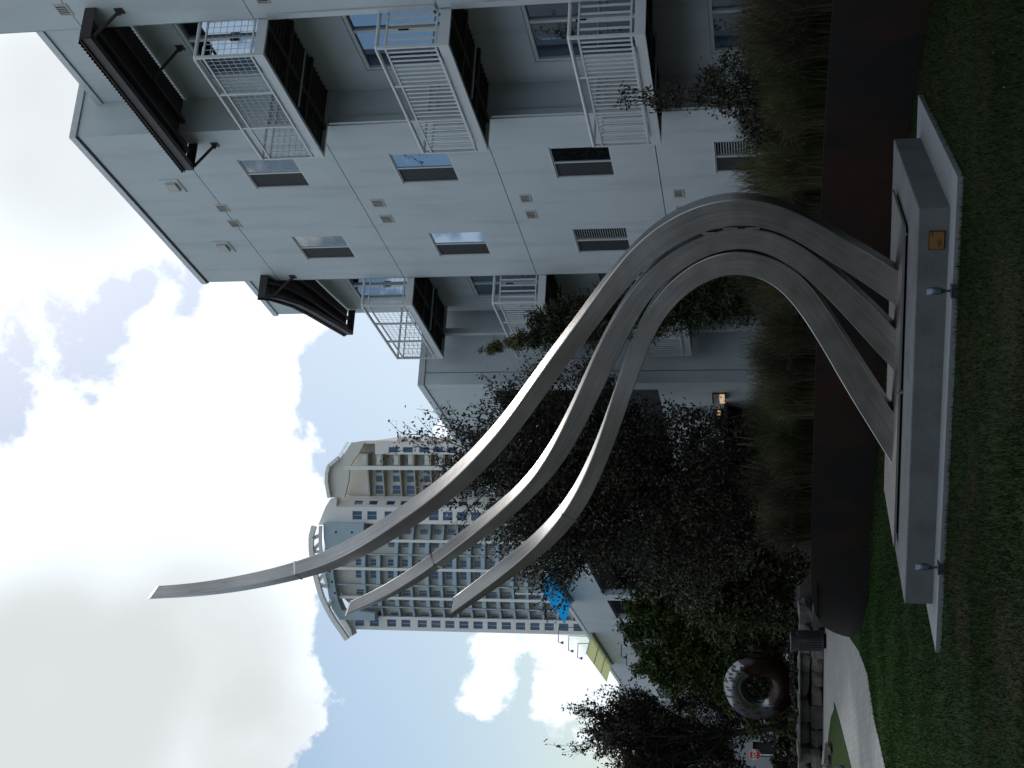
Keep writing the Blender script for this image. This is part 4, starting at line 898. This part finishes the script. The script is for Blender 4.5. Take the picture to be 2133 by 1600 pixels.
# ---------------------------------------------------------------- stone retaining wall, bin, ring sculpture, stop sign
sw = thing('boulder_wall', W, (-10, 43.6, 0), 'dry retaining wall of pale limestone boulders beyond the path', 'stone wall')
def boulder(seed, sx, sy, sz):
    r = random.Random(seed); bm_v = []; k = 7; rows = 4
    for i in range(rows+1):
        ph = -math.pi/2+math.pi*i/rows
        for j in range(k):
            th = 2*math.pi*j/k
            c, s_ = math.cos(th), math.sin(th); e = 0.45
            x = math.copysign(abs(c)**e, c)*(math.cos(ph)**0.4 if math.cos(ph) > 1e-6 else 0); y = math.copysign(abs(s_)**e, s_)*(math.cos(ph)**0.4 if math.cos(ph) > 1e-6 else 0); z = math.copysign(abs(math.sin(ph))**0.5, math.sin(ph))
            jx = 1+r.uniform(-.13, .13); bm_v.append((x*sx*jx/2, y*sy*jx/2, z*sz*(1+r.uniform(-.08, .08))/2))
    F = []
    for i in range(rows):
        for j in range(k): j2 = (j+1) % k; F.append((i*k+j, i*k+j2, (i+1)*k+j2, (i+1)*k+j))
    me = bpy.data.meshes.new('boulder'); me.from_pydata(bm_v, [], F); me.materials.append(M['stone']); me.polygons.foreach_set('use_smooth', [False]*len(F)); me.update(); return me
BM = [boulder(i, 0.85, 0.6, 0.42) for i in range(6)]
line = [(-6.4, 42.55), (-7.1, 42.75), (-9.0, 44.6), (-12.5, 46.5), (-18, 48.9)]
L = [math.dist(a, b) for a, b in zip(line[:-1], line[1:])]; tot = sum(L)
def along(d):
    for (a, b), l in zip(zip(line[:-1], line[1:]), L):
        if d <= l: return (a[0]+(b[0]-a[0])*d/l, a[1]+(b[1]-a[1])*d/l, math.atan2(b[1]-a[1], b[0]-a[0]))
        d -= l
    return (*line[-1], 0)
for row in range(2):
    d = 0.2*row
    while d < tot:
        w_ = rnd.uniform(0.55, 1.15); x, y, a = along(min(d+w_/2, tot))
        if not (row == 0 and rnd.random() < 0.08):
            o = bpy.data.objects.new('boulder', BM[rnd.randrange(6)]); COL.objects.link(o); o.parent = sw
            o.location = (x+10, y-43.6+rnd.uniform(-.08, .08)+0.12*row, 0.19+0.40*row); o.scale = (w_/0.85*1.0, rnd.uniform(.85, 1.2), rnd.uniform(.86, 1.1)); o.rotation_euler = (rnd.uniform(-.1, .1), rnd.uniform(-.08, .08), a+rnd.uniform(-.15, .15))
        d += w_*0.98
for x, y, s_, lb_ in ((-10.25, 38.9, .62, 'largest pale rock at the far edge of the small grass island'), (-10.6, 39.9, .5, 'pale rock furthest back on the small grass island, nearest the boulder wall'), (-9.75, 37.9, .42, 'small pale rock just in front of the largest one on the grass island'), (-8.75, 32.0, .5, 'dark rock at the near side of the grass island beside the wide path')):
    o = bpy.data.objects.new('rock', BM[rnd.randrange(6)]); COL.objects.link(o); o.location = (x, y, 0.12); o.scale = (s_, s_, s_); o.rotation_euler = (0.2, .1, rnd.uniform(0, 3))
    tag(o, lb_, 'rock', 'rocks on the grass island')

bn = thing('litter_bin', W, (-7.62, 41.9, 0.01), 'round dark slatted steel litter bin with flared rim beside the path', 'bin')
cx_, cy_ = -7.62, 41.9
MB().tube([(cx_, cy_, 0.09), (cx_, cy_, 0.9)], 0.26, 20).build('liner', M['binmetal'], bn, smooth=True)
MB().tube([(cx_, cy_, 0.012), (cx_, cy_, 0.09)], 0.22, 16).build('foot', M['black'], bn)
sl_me = None
for i in range(26):
    th = 2*math.pi*i/26; c, s_ = math.cos(th), math.sin(th)
    if sl_me is None:
        o = MB().box(0.29, 0.305, -0.022, 0.022, 0.10, 0.84).build('slat', M['binmetal']); sl_me = o.data; 
    else: o = bpy.data.objects.new('slat', sl_me); COL.objects.link(o)
    o.parent = bn; o.rotation_euler = (0, 0, th)
def ring_(r0, z0, z1, r1=None, k=28):
    mb = MB(); r1 = r1 or r0
    for i in range(k):
        a, b = 2*math.pi*i/k, 2*math.pi*(i+1)/k
        mb.quad((cx_+r0*math.cos(a), cy_+r0*math.sin(a), z0), (cx_+r0*math.cos(b), cy_+r0*math.sin(b), z0), (cx_+r1*math.cos(b), cy_+r1*math.sin(b), z1), (cx_+r1*math.cos(a), cy_+r1*math.sin(a), z1))
    return mb
ring_(0.308, 0.09, 0.15).build('band', M['binmetal'], bn); ring_(0.308, 0.78, 0.85).build('band', M['binmetal'], bn)
ring_(0.30, 0.85, 1.03, 0.37).build('flared_rim', M['binmetal'], bn); MB().tube([(cx_+0.37*math.cos(2*math.pi*i/28), cy_+0.37*math.sin(2*math.pi*i/28), 1.03) for i in range(29)], 0.014, 6, cap=False).build('rim_ring', M['lampmetal'], bn)

# ring sculpture
def torus(Rr, r, nu=64, nv=28):
    V = []; F = []
    for i in range(nu):
        a = 2*math.pi*i/nu
        for j in range(nv):
            b = 2*math.pi*j/nv
            rr = r*(1+0.05*math.sin(3*a+1)); V.append(((Rr+rr*math.cos(b))*math.cos(a), 0.62*rr*math.sin(b), (Rr+rr*math.cos(b))*math.sin(a)))
            F.append((i*nv+j, i*nv+(j+1) % nv, ((i+1) % nu)*nv+(j+1) % nv, ((i+1) % nu)*nv+j))
    return V, F
rs = thing('ring_sculpture', W, (-10.75, 50, 0.72), 'large upright ring sculpture in mirror steel with a painted dark red reflection beyond the boulder wall', 'sculpture')
V, F = torus(0.84, 0.42); mb = MB(); mb.v = [(v[0]-10.75, v[1]+50, v[2]+2.03) for v in V]; mb.f = F
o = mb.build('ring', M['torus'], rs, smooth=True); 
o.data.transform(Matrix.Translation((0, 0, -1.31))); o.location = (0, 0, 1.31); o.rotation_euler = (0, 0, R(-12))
MB().box(-11.1, -10.4, 49.75, 50.25, 0.70, 0.82).build('foot_plate', M['binmetal'], rs)

# stop sign
st = thing('stop_sign', W, (-26.5, 100.5, 0), 'red octagonal stop sign with white letters seen far off under the tree', 'sign')
oc = lambda r, y: [(-26.5+r*math.cos(R(22.5+45*i)), y, 2.80+r*math.sin(R(22.5+45*i))) for i in range(8)]
MB().prism(oc(0.41, 100.5), (0, 0.01, 0)).build('sign_border', M['white_sign'], st)
MB().prism(oc(0.385, 100.488), (0, 0.01, 0)).build('sign_plate', M['red_sign'], st)
MB().box(-26.54, -26.46, 100.52, 100.58, 0, 3.1).build('post', M['trim'], st)
cu = bpy.data.curves.new('sign_text', 'FONT'); cu.body = 'STOP'; cu.size = 0.36; cu.align_x = 'CENTER'; cu.align_y = 'CENTER'; cu.extrude = 0.003; cu.offset = 0.006
to = bpy.data.objects.new('sign_text', cu); COL.objects.link(to); bpy.context.view_layer.update()
dg = bpy.context.evaluated_depsgraph_get(); tm = bpy.data.meshes.new_from_object(to.evaluated_get(dg)); bpy.data.objects.remove(to)
tm.materials.clear(); tm.materials.append(M['white_sign'])
lt = bpy.data.objects.new('sign_text', tm); COL.objects.link(lt); lt.parent = st; lt.rotation_euler = (R(90), 0, 0); lt.location = (0, -0.018, 2.80); lt.scale = (0.82, 1.15, 1)

# ---------------------------------------------------------------- vegetation
def leaf_quads(C, size, g, aspect=0.5, droop=0.0, tilt=None):
    """one small diamond leaf per centre, random orientation"""
    n = len(C); s = size*g.uniform(0.6, 1.3, n)[:, None]
    a = g.normal(size=(n, 3)); a[:, 2] += droop; a /= np.linalg.norm(a, axis=1)[:, None]
    b = g.normal(size=(n, 3)); b -= (b*a).sum(1)[:, None]*a; b /= np.linalg.norm(b, axis=1)[:, None]
    V = np.empty((n, 4, 3)); V[:, 0] = C-a*s; V[:, 1] = C+b*s*aspect; V[:, 2] = C+a*s; V[:, 3] = C-b*s*aspect
    F = np.arange(n*4).reshape(n, 4)
    return V.reshape(-1, 3), F
def grow(seed, base, trunk_h, trunk_r, levels, spread, ratio, kids, up=0.35, lean=(0, 0, 0), first=None):
    r = random.Random(seed); segs = []; twigs = []
    def br(p, d, L, rad, lv):
        n = 4; pts = [p]; q = p
        for i in range(n):
            d = (d+Vector((r.gauss(0, .09), r.gauss(0, .09), r.gauss(0, .05)+up*0.08))+Vector(lean)*0.02).normalized()
            q = q+d*(L/n); pts.append(q)
        segs.append((pts, rad, rad*0.55 if lv else rad*0.75, lv))
        if lv >= levels: twigs.append(pts); return
        if lv >= levels-1: twigs.append(pts)
        for k in range(kids[min(lv, len(kids)-1)]):
            t = r.uniform(0.35, 1.0) if lv else r.uniform(0.75, 1.0)
            i = min(int(t*n), n-1); o = pts[i].lerp(pts[i+1], t*n-i)
            th = r.uniform(0, 2*math.pi); sp = R(spread[min(lv, len(spread)-1)])*r.uniform(0.5, 1.2)
            ax = Vector((math.cos(th), math.sin(th), 0)); sd = (d.cross(ax)); sd = sd.normalized() if sd.length > 1e-3 else Vector((1, 0, 0))
            nd = (d*math.cos(sp)+sd*math.sin(sp)); nd.z += up*0.25; nd.normalize()
            br(o, nd, L*ratio[min(lv, len(ratio)-1)]*r.uniform(0.75, 1.2), rad*(0.5 if lv else 0.48), lv+1)
    br(Vector(base), Vector(first or (0, 0, 1)).normalized(), trunk_h, trunk_r, 0)
    return segs, twigs
def tree(name, label, seed, base, trunk_h, trunk_r, levels, spread, ratio, kids, lm, leaf, per, clump, cat='tree', up=0.35, lean=(0, 0, 0), aspect=0.5, keep=None, group=None, extra=None, minlv=0):
    t = thing(name, W, base, label, cat, group)
    segs, twigs = grow(seed, base, trunk_h, trunk_r, levels, spread, ratio, kids, up, lean)
    mb = MB()
    for pts, r0, r1, lv in segs:
        if lv == 0: MB().tube(pts, [r0+(r1-r0)*i/(len(pts)-1) for i in range(len(pts))], 10).build('trunk', M['bark'], t, smooth=True)
        else: mb.tube(pts, [max(r0+(r1-r0)*i/(len(pts)-1), 0.006) for i in range(len(pts))], 5 if lv < 3 else 3, cap=False)
    mb.build('limbs', M['bark'], t)
    g = np.random.default_rng(seed); C = []
    for pts in twigs:
        P = np.array([tuple(p) for p in pts]); k = per; u = g.uniform(0.15, 1.02, k)*(len(P)-1); i = np.clip(u.astype(int), 0, len(P)-2); f_ = (u-i)[:, None]
        C.append(P[i]*(1-f_)+P[i+1]*f_+g.normal(size=(k, 3))*clump)
    C = np.concatenate(C)
    if extra is not None: C = np.concatenate([C, extra(g)])
    if keep: C = C[keep(C)]
    V, F = leaf_quads(C-np.array(base), leaf, g, aspect)
    add_np('crown', V, F, M[lm], t, kind='stuff')
    return t
def blob_pts(g, c, r, n, p=0.5):
    d = g.normal(size=(n, 3)); d /= np.linalg.norm(d, axis=1)[:, None]; q = g.uniform(0, 1, n)**p
    w = 1+0.22*np.sin(d[:, 0]*5+c[0])*np.sin(d[:, 2]*6+c[1])
    return np.array(c)+d*(q*w)[:, None]*np.array(r)
def lumps(specs, n):
    """leaf centres gathered in uneven clumps; specs: list of (centre, radii)"""
    def fn(g):
        out_ = []
        vol = np.array([s[1][0]*s[1][1]*s[1][2] for s in specs]); vol = vol/vol.sum()
        for (c, r), v in zip(specs, vol):
            m = int(n*v); k = max(6, int(m/60)); cc = blob_pts(g, c, r, k, 0.42)
            idx = g.integers(0, k, m); out_.append(cc[idx]+g.normal(size=(m, 3))*0.13*min(r)**0.5)
        return np.concatenate(out_)
    return fn
# big sparse tree in the middle
tree('broadleaf_tree', 'large thin-leaved dark tree with upswept fanning branches behind the sculpture arms', 21, (-2.45, 31.5, 0.8), 2.7, 0.15, 4, [30, 30, 32, 36], [0.95, 0.68, 0.62, 0.55], [13, 6, 6, 5], 'leaf_dark', 0.046, 20, 0.10, up=0.55,
     extra=lumps([((-2.5, 31.5, 5.2), (2.1, 1.8, 1.5)), ((-2.2, 31.3, 6.7), (1.5, 1.4, 1.2)), ((-1.5, 31.2, 4.4), (1.2, 1.2, 1.2)), ((-3.4, 31.2, 3.4), (1.5, 1.2, 1.3)), ((-1.9, 31.0, 3.0), (1.4, 1.0, 1.2))], 58000))
tree('broadleaf_tree', 'thin-leaved dark tree at the left edge with ragged twigs against the bright sky', 33, (-13.3, 55, 0.7), 3.0, 0.16, 4, [40, 26, 24, 24], [0.84, 0.66, 0.62, 0.6], [13, 6, 6, 4], 'leaf_dark', 0.075, 15, 0.09, up=0.8,
     extra=lumps([((-12.9, 55, 3.9), (2.5, 2, 1.6)), ((-14.6, 55, 4.3), (2.0, 2, 1.6)), ((-12.2, 56, 2.6), (2.8, 1.5, 1.7)), ((-10.6, 56, 3.2), (2.4, 1.5, 1.9))], 24000), keep=lambda C: ~((np.abs(C[:, 0]/C[:, 1]+0.2638) < 0.0075) & ((C[:, 2]-1.6)/C[:, 1] < 0.0185)))
def shrub(name, label, seed, base, specs, n, lm, leaf, aspect=0.45, cat='shrub', stems=7, sr=0.02, sh=1.5, group=None, mat2=None):
    t = thing(name, W, base, label, cat, group); g = np.random.default_rng(seed); mb = MB(); r = random.Random(seed)
    for i in range(stems):
        a = r.uniform(0, 6.28); s_ = specs[i % len(specs)]; tip = Vector(s_[0])+Vector((r.uniform(-.5, .5)*s_[1][0], r.uniform(-.5, .5)*s_[1][1], r.uniform(0, .7)*s_[1][2]))
        b0 = Vector(base)+Vector((math.cos(a)*.12, math.sin(a)*.12, 0)); mid = b0.lerp(tip, .5)+Vector((r.uniform(-.15, .15), 0, .1))
        mb.tube([b0, b0.lerp(mid, .5), mid, mid.lerp(tip, .5), tip], [sr*1.6, sr*1.3, sr, sr*.7, sr*.4], 5)
    mb.build('stems', M['bark'], t)
    C = lumps(specs, n)(g); V, F = leaf_quads(C-np.array(base), leaf, g, aspect)
    add_np('foliage', V, F, M[lm], t, kind='stuff'); return t
shrub('evergreen_shrub', 'bushy yellow-green evergreen shrub left of the big thin-leaved tree', 41, (-9.4, 53.5, 0.72), [((-8.6, 53.5, 6.1), (1.1, 1, 1.3)), ((-9.5, 53.5, 5.4), (1.5, 1, 1.6)), ((-10.6, 53.5, 4.8), (1.4, 1, 1.5)), ((-9.4, 53.5, 3.7), (2.1, 1.2, 1.7)), ((-10.6, 53.5, 2.8), (1.8, 1, 1.5)), ((-7.6, 53.5, 3.7), (1.5, 1, 1.7)), ((-8.4, 53.5, 2.0), (2.0, 1.1, 1.3)), ((-11.0, 53.5, 5.9), (.9, .8, 1.0))], 60000, 'leaf_green', 0.085)
shrub('evergreen_shrub', 'broad dark evergreen bush just left under the central tree', 42, (-4.9, 38, 0.8), [((-4.9, 38, 3.6), (1.3, 1, 1.4)), ((-4.2, 38, 2.6), (1.4, 1, 1.3)), ((-5.7, 38, 2.7), (1.2, 1, 1.3)), ((-5.0, 38, 1.8), (1.9, 1, 1.0)), ((-3.6, 38, 4.2), (1.0, .9, 1.2))], 34000, 'leaf_olive', 0.075)
shrub('evergreen_shrub', 'low dark bush in shade behind the central trunk', 43, (-2.0, 35.5, 0.8), [((-2.0, 35.5, 2.4), (1.6, .8, 1.3)), ((-0.9, 35.5, 2.0), (.9, .7, 1.0)), ((-3.2, 35.5, 2.1), (1.2, .8, 1.2))], 20000, 'leaf_dark', 0.07)
shrub('narrow_leaf_shrub', 'tall columnar narrow-leaved shrub with a leaning pale tip, in front of the far balconies', 44, (1.42, 25, 0.85), [((1.18, 25, 4.75), (.50, .4, .8)), ((1.02, 25, 5.5), (.42, .35, .5)), ((1.35, 25, 3.8), (.55, .45, .8)), ((1.45, 25, 2.9), (.50, .45, .8)), ((1.5, 25, 2.0), (.45, .45, .8)), ((0.88, 25, 5.85), (.22, .2, .3))], 24000, 'leaf_needle', 0.07, 0.16)
t_ = [o for o in COL.objects if o.name.startswith('narrow_leaf_shrub')][0]
g_ = np.random.default_rng(5); C_ = lumps([((0.80, 25, 6.15), (.17, .15, .25)), ((0.68, 25, 6.42), (.12, .1, .25)), ((0.60, 25, 6.72), (.05, .05, .2))], 1100)(g_)
V_, F_ = leaf_quads(C_-np.array((1.42, 25, 0.85)), 0.07, g_, 0.15); add_np('young_growth', V_, F_, M['leaf_young'], t_, kind='stuff')
shrub('young_tree', 'sparse young small-leaved tree in front of the lowest right balcony', 45, (3.72, 18, 0.87), [((3.7, 18, 3.35), (.16, .15, .35)), ((3.6, 18, 2.95), (.28, .2, .25)), ((3.65, 18, 2.5), (.2, .2, .3)), ((3.75, 18, 2.1), (.55, .4, .32)), ((3.45, 18, 1.85), (.5, .4, .3)), ((3.85, 18, 1.6), (.5, .4, .3))], 5200, 'leaf_dark', 0.027, 0.5, cat='young tree', stems=16, sr=.010)
shrub('hedge', 'clipped olive-green hedge far left behind the boulder wall', 46, (-16.5, 60, 0.7), [((-13.5, 60, 1.1), (2.0, 1, .7)), ((-16.5, 60, 1.0), (2.2, 1, .65)), ((-19.5, 60, 1.4), (2.2, 1, .9)), ((-22.5, 60, 1.4), (2.2, 1, .9))], 26000, 'leaf_olive', 0.09, cat='hedge', stems=10)
shrub('hedge', 'dark hedge running behind the ring sculpture', 48, (-9.0, 53, 0.7), [((-11.5, 53, 1.7), (2.0, .9, 1.3)), ((-9.0, 53, 2.0), (2.0, .9, 1.7)), ((-6.0, 53, 2.2), (2.0, .9, 1.9)), ((-3.5, 50, 2.2), (2.2, .9, 1.9))], 34000, 'leaf_olive', 0.09, cat='hedge', stems=10)
for i, (x, y, h_) in enumerate(((-9.9, 46.0, .3), (-11.5, 47.0, .3), (-8.6, 45.4, .4), (-7.6, 44.4, .45), (-13.2, 48.0, .4))):
    shrub('low_shrub', ['small dark shrub right under the ring sculpture', 'small shrub left below the ring sculpture, above the boulders', 'small shrub above the boulder wall, right of the ring sculpture', 'small shrub above the boulders, behind the litter bin', 'small shrub at the far left end above the boulder wall'][i], 50+i, (x, y, 0.72), [((x, y, 0.72+h_*.35), (.7, .35, h_*.45))], 3000, 'leaf_olive' if i % 2 else 'leaf_dark', 0.06, cat='shrub', stems=5, sh=.5, group='small shrubs along the boulder wall')

# ornamental grasses behind the steel wall: three clumps copied with their own turn and size
def grass_clump(seed, m, nb_=520, h=1.15, rad=0.75, name='blades'):
    g = np.random.default_rng(seed); n = nb_; k = 6
    th = g.uniform(0, 2*np.pi, n); out_ = g.uniform(0.1, 1.0, n)**0.8*rad; hh = h*g.uniform(0.65, 1.08, n)*(1-0.35*(out_/rad)**2)
    b = g.normal(size=(n, 2))*0.13; wdt = g.uniform(0.0022, 0.0050, n)
    t = np.linspace(0, 1, k)[None, :]
    R_ = out_[:, None]*(t**1.7); Zz = hh[:, None]*(1-(1-t)**1.9)-(out_[:, None]**2)*0.35*(t**3.5)
    wob = g.normal(size=(n, 1))*0.08*t**2
    X = b[:, :1]+R_*np.cos(th)[:, None]-wob*np.sin(th)[:, None]; Y = b[:, 1:]+R_*np.sin(th)[:, None]+wob*np.cos(th)[:, None]
    ww = wdt[:, None]*(1-0.75*t)
    pa = g.uniform(0, np.pi, n); dx, dy = np.cos(pa)[:, None]*ww, np.sin(pa)[:, None]*ww
    V = np.empty((n, k, 2, 3)); V[:, :, 0, 0] = X-dx; V[:, :, 0, 1] = Y-dy; V[:, :, 0, 2] = Zz; V[:, :, 1, 0] = X+dx; V[:, :, 1, 1] = Y+dy; V[:, :, 1, 2] = Zz
    i = np.arange(n)[:, None]*(2*k); j = np.arange(k-1)[None, :]*2; a = (i+j).ravel()
    F = np.stack([a, a+1, a+3, a+2], 1)
    return add_np(name, V.reshape(-1, 3), F, m, None, kind='stuff')
CL = []
for sd, mk in ((1, 'muhly'), (2, 'muhly_green'), (3, 'muhly')):
    CL.append(grass_clump(sd, M[mk], 1500 if sd != 2 else 1300).data)
for o in [o for o in COL.objects if o.name.startswith('blades')]: bpy.data.objects.remove(o)
WBp = [p for p in WB if p[1] > 9.5 and p[2] > 0.9]
cum = [0]
for a, b in zip(WBp[:-1], WBp[1:]): cum.append(cum[-1]+math.dist(a[:2], b[:2]))
def wall_at(d):
    for i in range(len(cum)-1):
        if cum[i+1] >= d:
            u = (d-cum[i])/(cum[i+1]-cum[i]+1e-9); a, b = WBp[i], WBp[i+1]; t = Vector((b[0]-a[0], b[1]-a[1], 0)).normalized()
            return a[0]+(b[0]-a[0])*u, a[1]+(b[1]-a[1])*u, t
    a, b = WBp[-2], WBp[-1]; return b[0], b[1], Vector((b[0]-a[0], b[1]-a[1], 0)).normalized()
tone = ['tawny', 'green-tinged', 'straw-brown']
count = 0; nth = [0, 0, 0]
ORD = 'first second third fourth fifth sixth seventh eighth ninth tenth eleventh twelfth thirteenth fourteenth fifteenth sixteenth seventeenth eighteenth nineteenth twentieth'.split()
ORD += ['twenty-'+w for w in ORD[:9]]
for row, (off, st_, sz) in enumerate(((0.62, 0.80, 0.92), (1.45, 0.95, 1.12), (2.5, 1.15, 1.2))):
    d = 0.3+0.35*row
    while d < cum[-1]-0.2:
        x, y, t = wall_at(d); nx, ny = t.y, -t.x
        px, py = x+nx*off+rnd.uniform(-.12, .12), y+ny*off+rnd.uniform(-.12, .12)
        far = d/cum[-1]; q = rnd.randrange(3); s_ = sz*rnd.uniform(.86, 1.1)*(1.0-0.14*far); nth[row] += 1
        rowname = ['front row above the steel wall', 'middle row behind the steel wall', 'back row nearest the building'][row]
        o = bpy.data.objects.new('ornamental_grass', CL[q]); COL.objects.link(o)
        o.location = (px, py, 0.84); o.scale = (s_, s_, s_*rnd.uniform(.92, 1.1)); o.rotation_euler = (0, 0, rnd.uniform(0, 6.28))
        tag(o, '%s grass clump, %s from the right in the %s' % (tone[q], ORD[nth[row]-1], rowname), 'ornamental grass', 'ornamental grass clumps behind the steel wall', 'thing'); count += 1
        d += st_*rnd.uniform(.85, 1.15)
# a few canes standing up left of the door
for i, (x, h_, lab) in enumerate(((-1.28, 1.55, 'thin yellowish cane standing left of the dark doorway, the right one'), (-1.72, 1.35, 'thin yellowish cane standing left of the dark doorway, the left one'))):
    mb = MB(); r = random.Random(i)
    for k in range(5): mb.tube([(x+k*.035, 28.0+k*.1, .84), (x+k*.035+r.uniform(-.04, .04), 28.0+k*.1, .84+h_*.6), (x+k*.035+r.uniform(-.1, .1), 28+k*.1, .84+h_*r.uniform(.8, 1.05))], 0.006, 4)
    o = mb.build('cane', M['leaf_young']); o.location = (0, 0, 0); tag(o, lab, 'cane', 'thin canes by the doorway')

# lawn blades: short turf over the near lawn, thinning with distance
def turf():
    g = np.random.default_rng(9); n = 260000
    y = 8.6+(g.uniform(0, 1, n)**1.15)*17.5; half = 0.30*y+0.5; x = g.uniform(-1, 1, n)*half
    # keep clear of slab, path and wall
    e1 = np.array([math.cos(PL.a), math.sin(PL.a)]); e2 = np.array([-math.sin(PL.a), math.cos(PL.a)])*-1
    dx, dy = x-PL.o.x, y-PL.o.y; u = dx*e1[0]+dy*e1[1]; v = dx*e2[0]+dy*e2[1]
    ok = ~((u > -0.375) & (u < 4.305) & (v > -0.38) & (v < 2.93))
    from mathutils import geometry
    wx = np.array([p[0] for p in WALL]); wy = np.array([p[1] for p in WALL]); order = np.argsort(wy)
    lim = np.interp(y, wy[order], wx[order]); ok &= x < lim-0.05
    py_ = np.array([2, 10, 16, 20.6, 22.6, 24.15, 26.4, 29.5]); px_ = np.array([-14, -8.5, -6.2, -5.54, -5.36, -4.95, -4.98, -5.28]); ok &= x > np.interp(y, py_, px_)+0.0
    # worn patches stay thinner
    patch = np.sin(x*1.7+np.sin(y*1.3)*2)*np.sin(y*1.1+x*.7); ok &= (g.uniform(0, 1, n) < 0.72+0.28*patch)
    x, y = x[ok], y[ok]; n = len(x)
    h = g.uniform(0.018, 0.048, n)*(1+0.25*np.sin(x*2.1)*np.sin(y*1.7)); a = g.uniform(0, 2*np.pi, n); w_ = g.uniform(0.002, 0.004, n)*(1+(y-9)*0.06); l = g.normal(size=(n, 2))*0.018
    V = np.zeros((n, 3, 3)); V[:, 0, 0] = x-np.cos(a)*w_; V[:, 0, 1] = y-np.sin(a)*w_; V[:, 1, 0] = x+np.cos(a)*w_; V[:, 1, 1] = y+np.sin(a)*w_
    V[:, 2, 0] = x+l[:, 0]; V[:, 2, 1] = y+l[:, 1]; V[:, 2, 2] = h
    F = np.arange(n*3).reshape(n, 3)
    q = np.clip((-1.5-(x-(y-14)*0.12))/3.5, 0, 1); mi = (g.uniform(0, 1, n) < q*0.95+0.03).astype(np.int32)
    add_np('lawn_grass', V.reshape(-1, 3), F, None, None, kind='stuff', mats=[M['blade'], M['blade_green']], mi=mi)
    # scattered dry leaves
    k = 260; yy = g.uniform(8.8, 23, k); xx = g.uniform(-0.3, 0.3, k)*yy; lim = np.interp(yy, wy[order], wx[order]); o_ = (xx < lim-.2) & (xx > np.interp(yy, py_, px_)-1.5)
    xx, yy = xx[o_], yy[o_]; C = np.stack([xx, yy, np.full(len(xx), 0.045)], 1); V2, F2 = leaf_quads(C, 0.011, g, 0.5); V2[:, 2] = np.maximum(V2[:, 2], 0.02)
    dx, dy = V2[:, 0]-PL.o.x, V2[:, 1]-PL.o.y; u = dx*e1[0]+dy*e1[1]; v = dx*e2[0]+dy*e2[1]; ins = (u > -.4) & (u < 4.33) & (v > -.4) & (v < 2.95)
    bad = ins.reshape(-1, 4).any(1); add_np('fallen_leaves', V2, F2[~bad], M['dry_leaf'], None, kind='stuff')
turf()
for o in COL.objects:
    if '_b' in o: del o['_b']
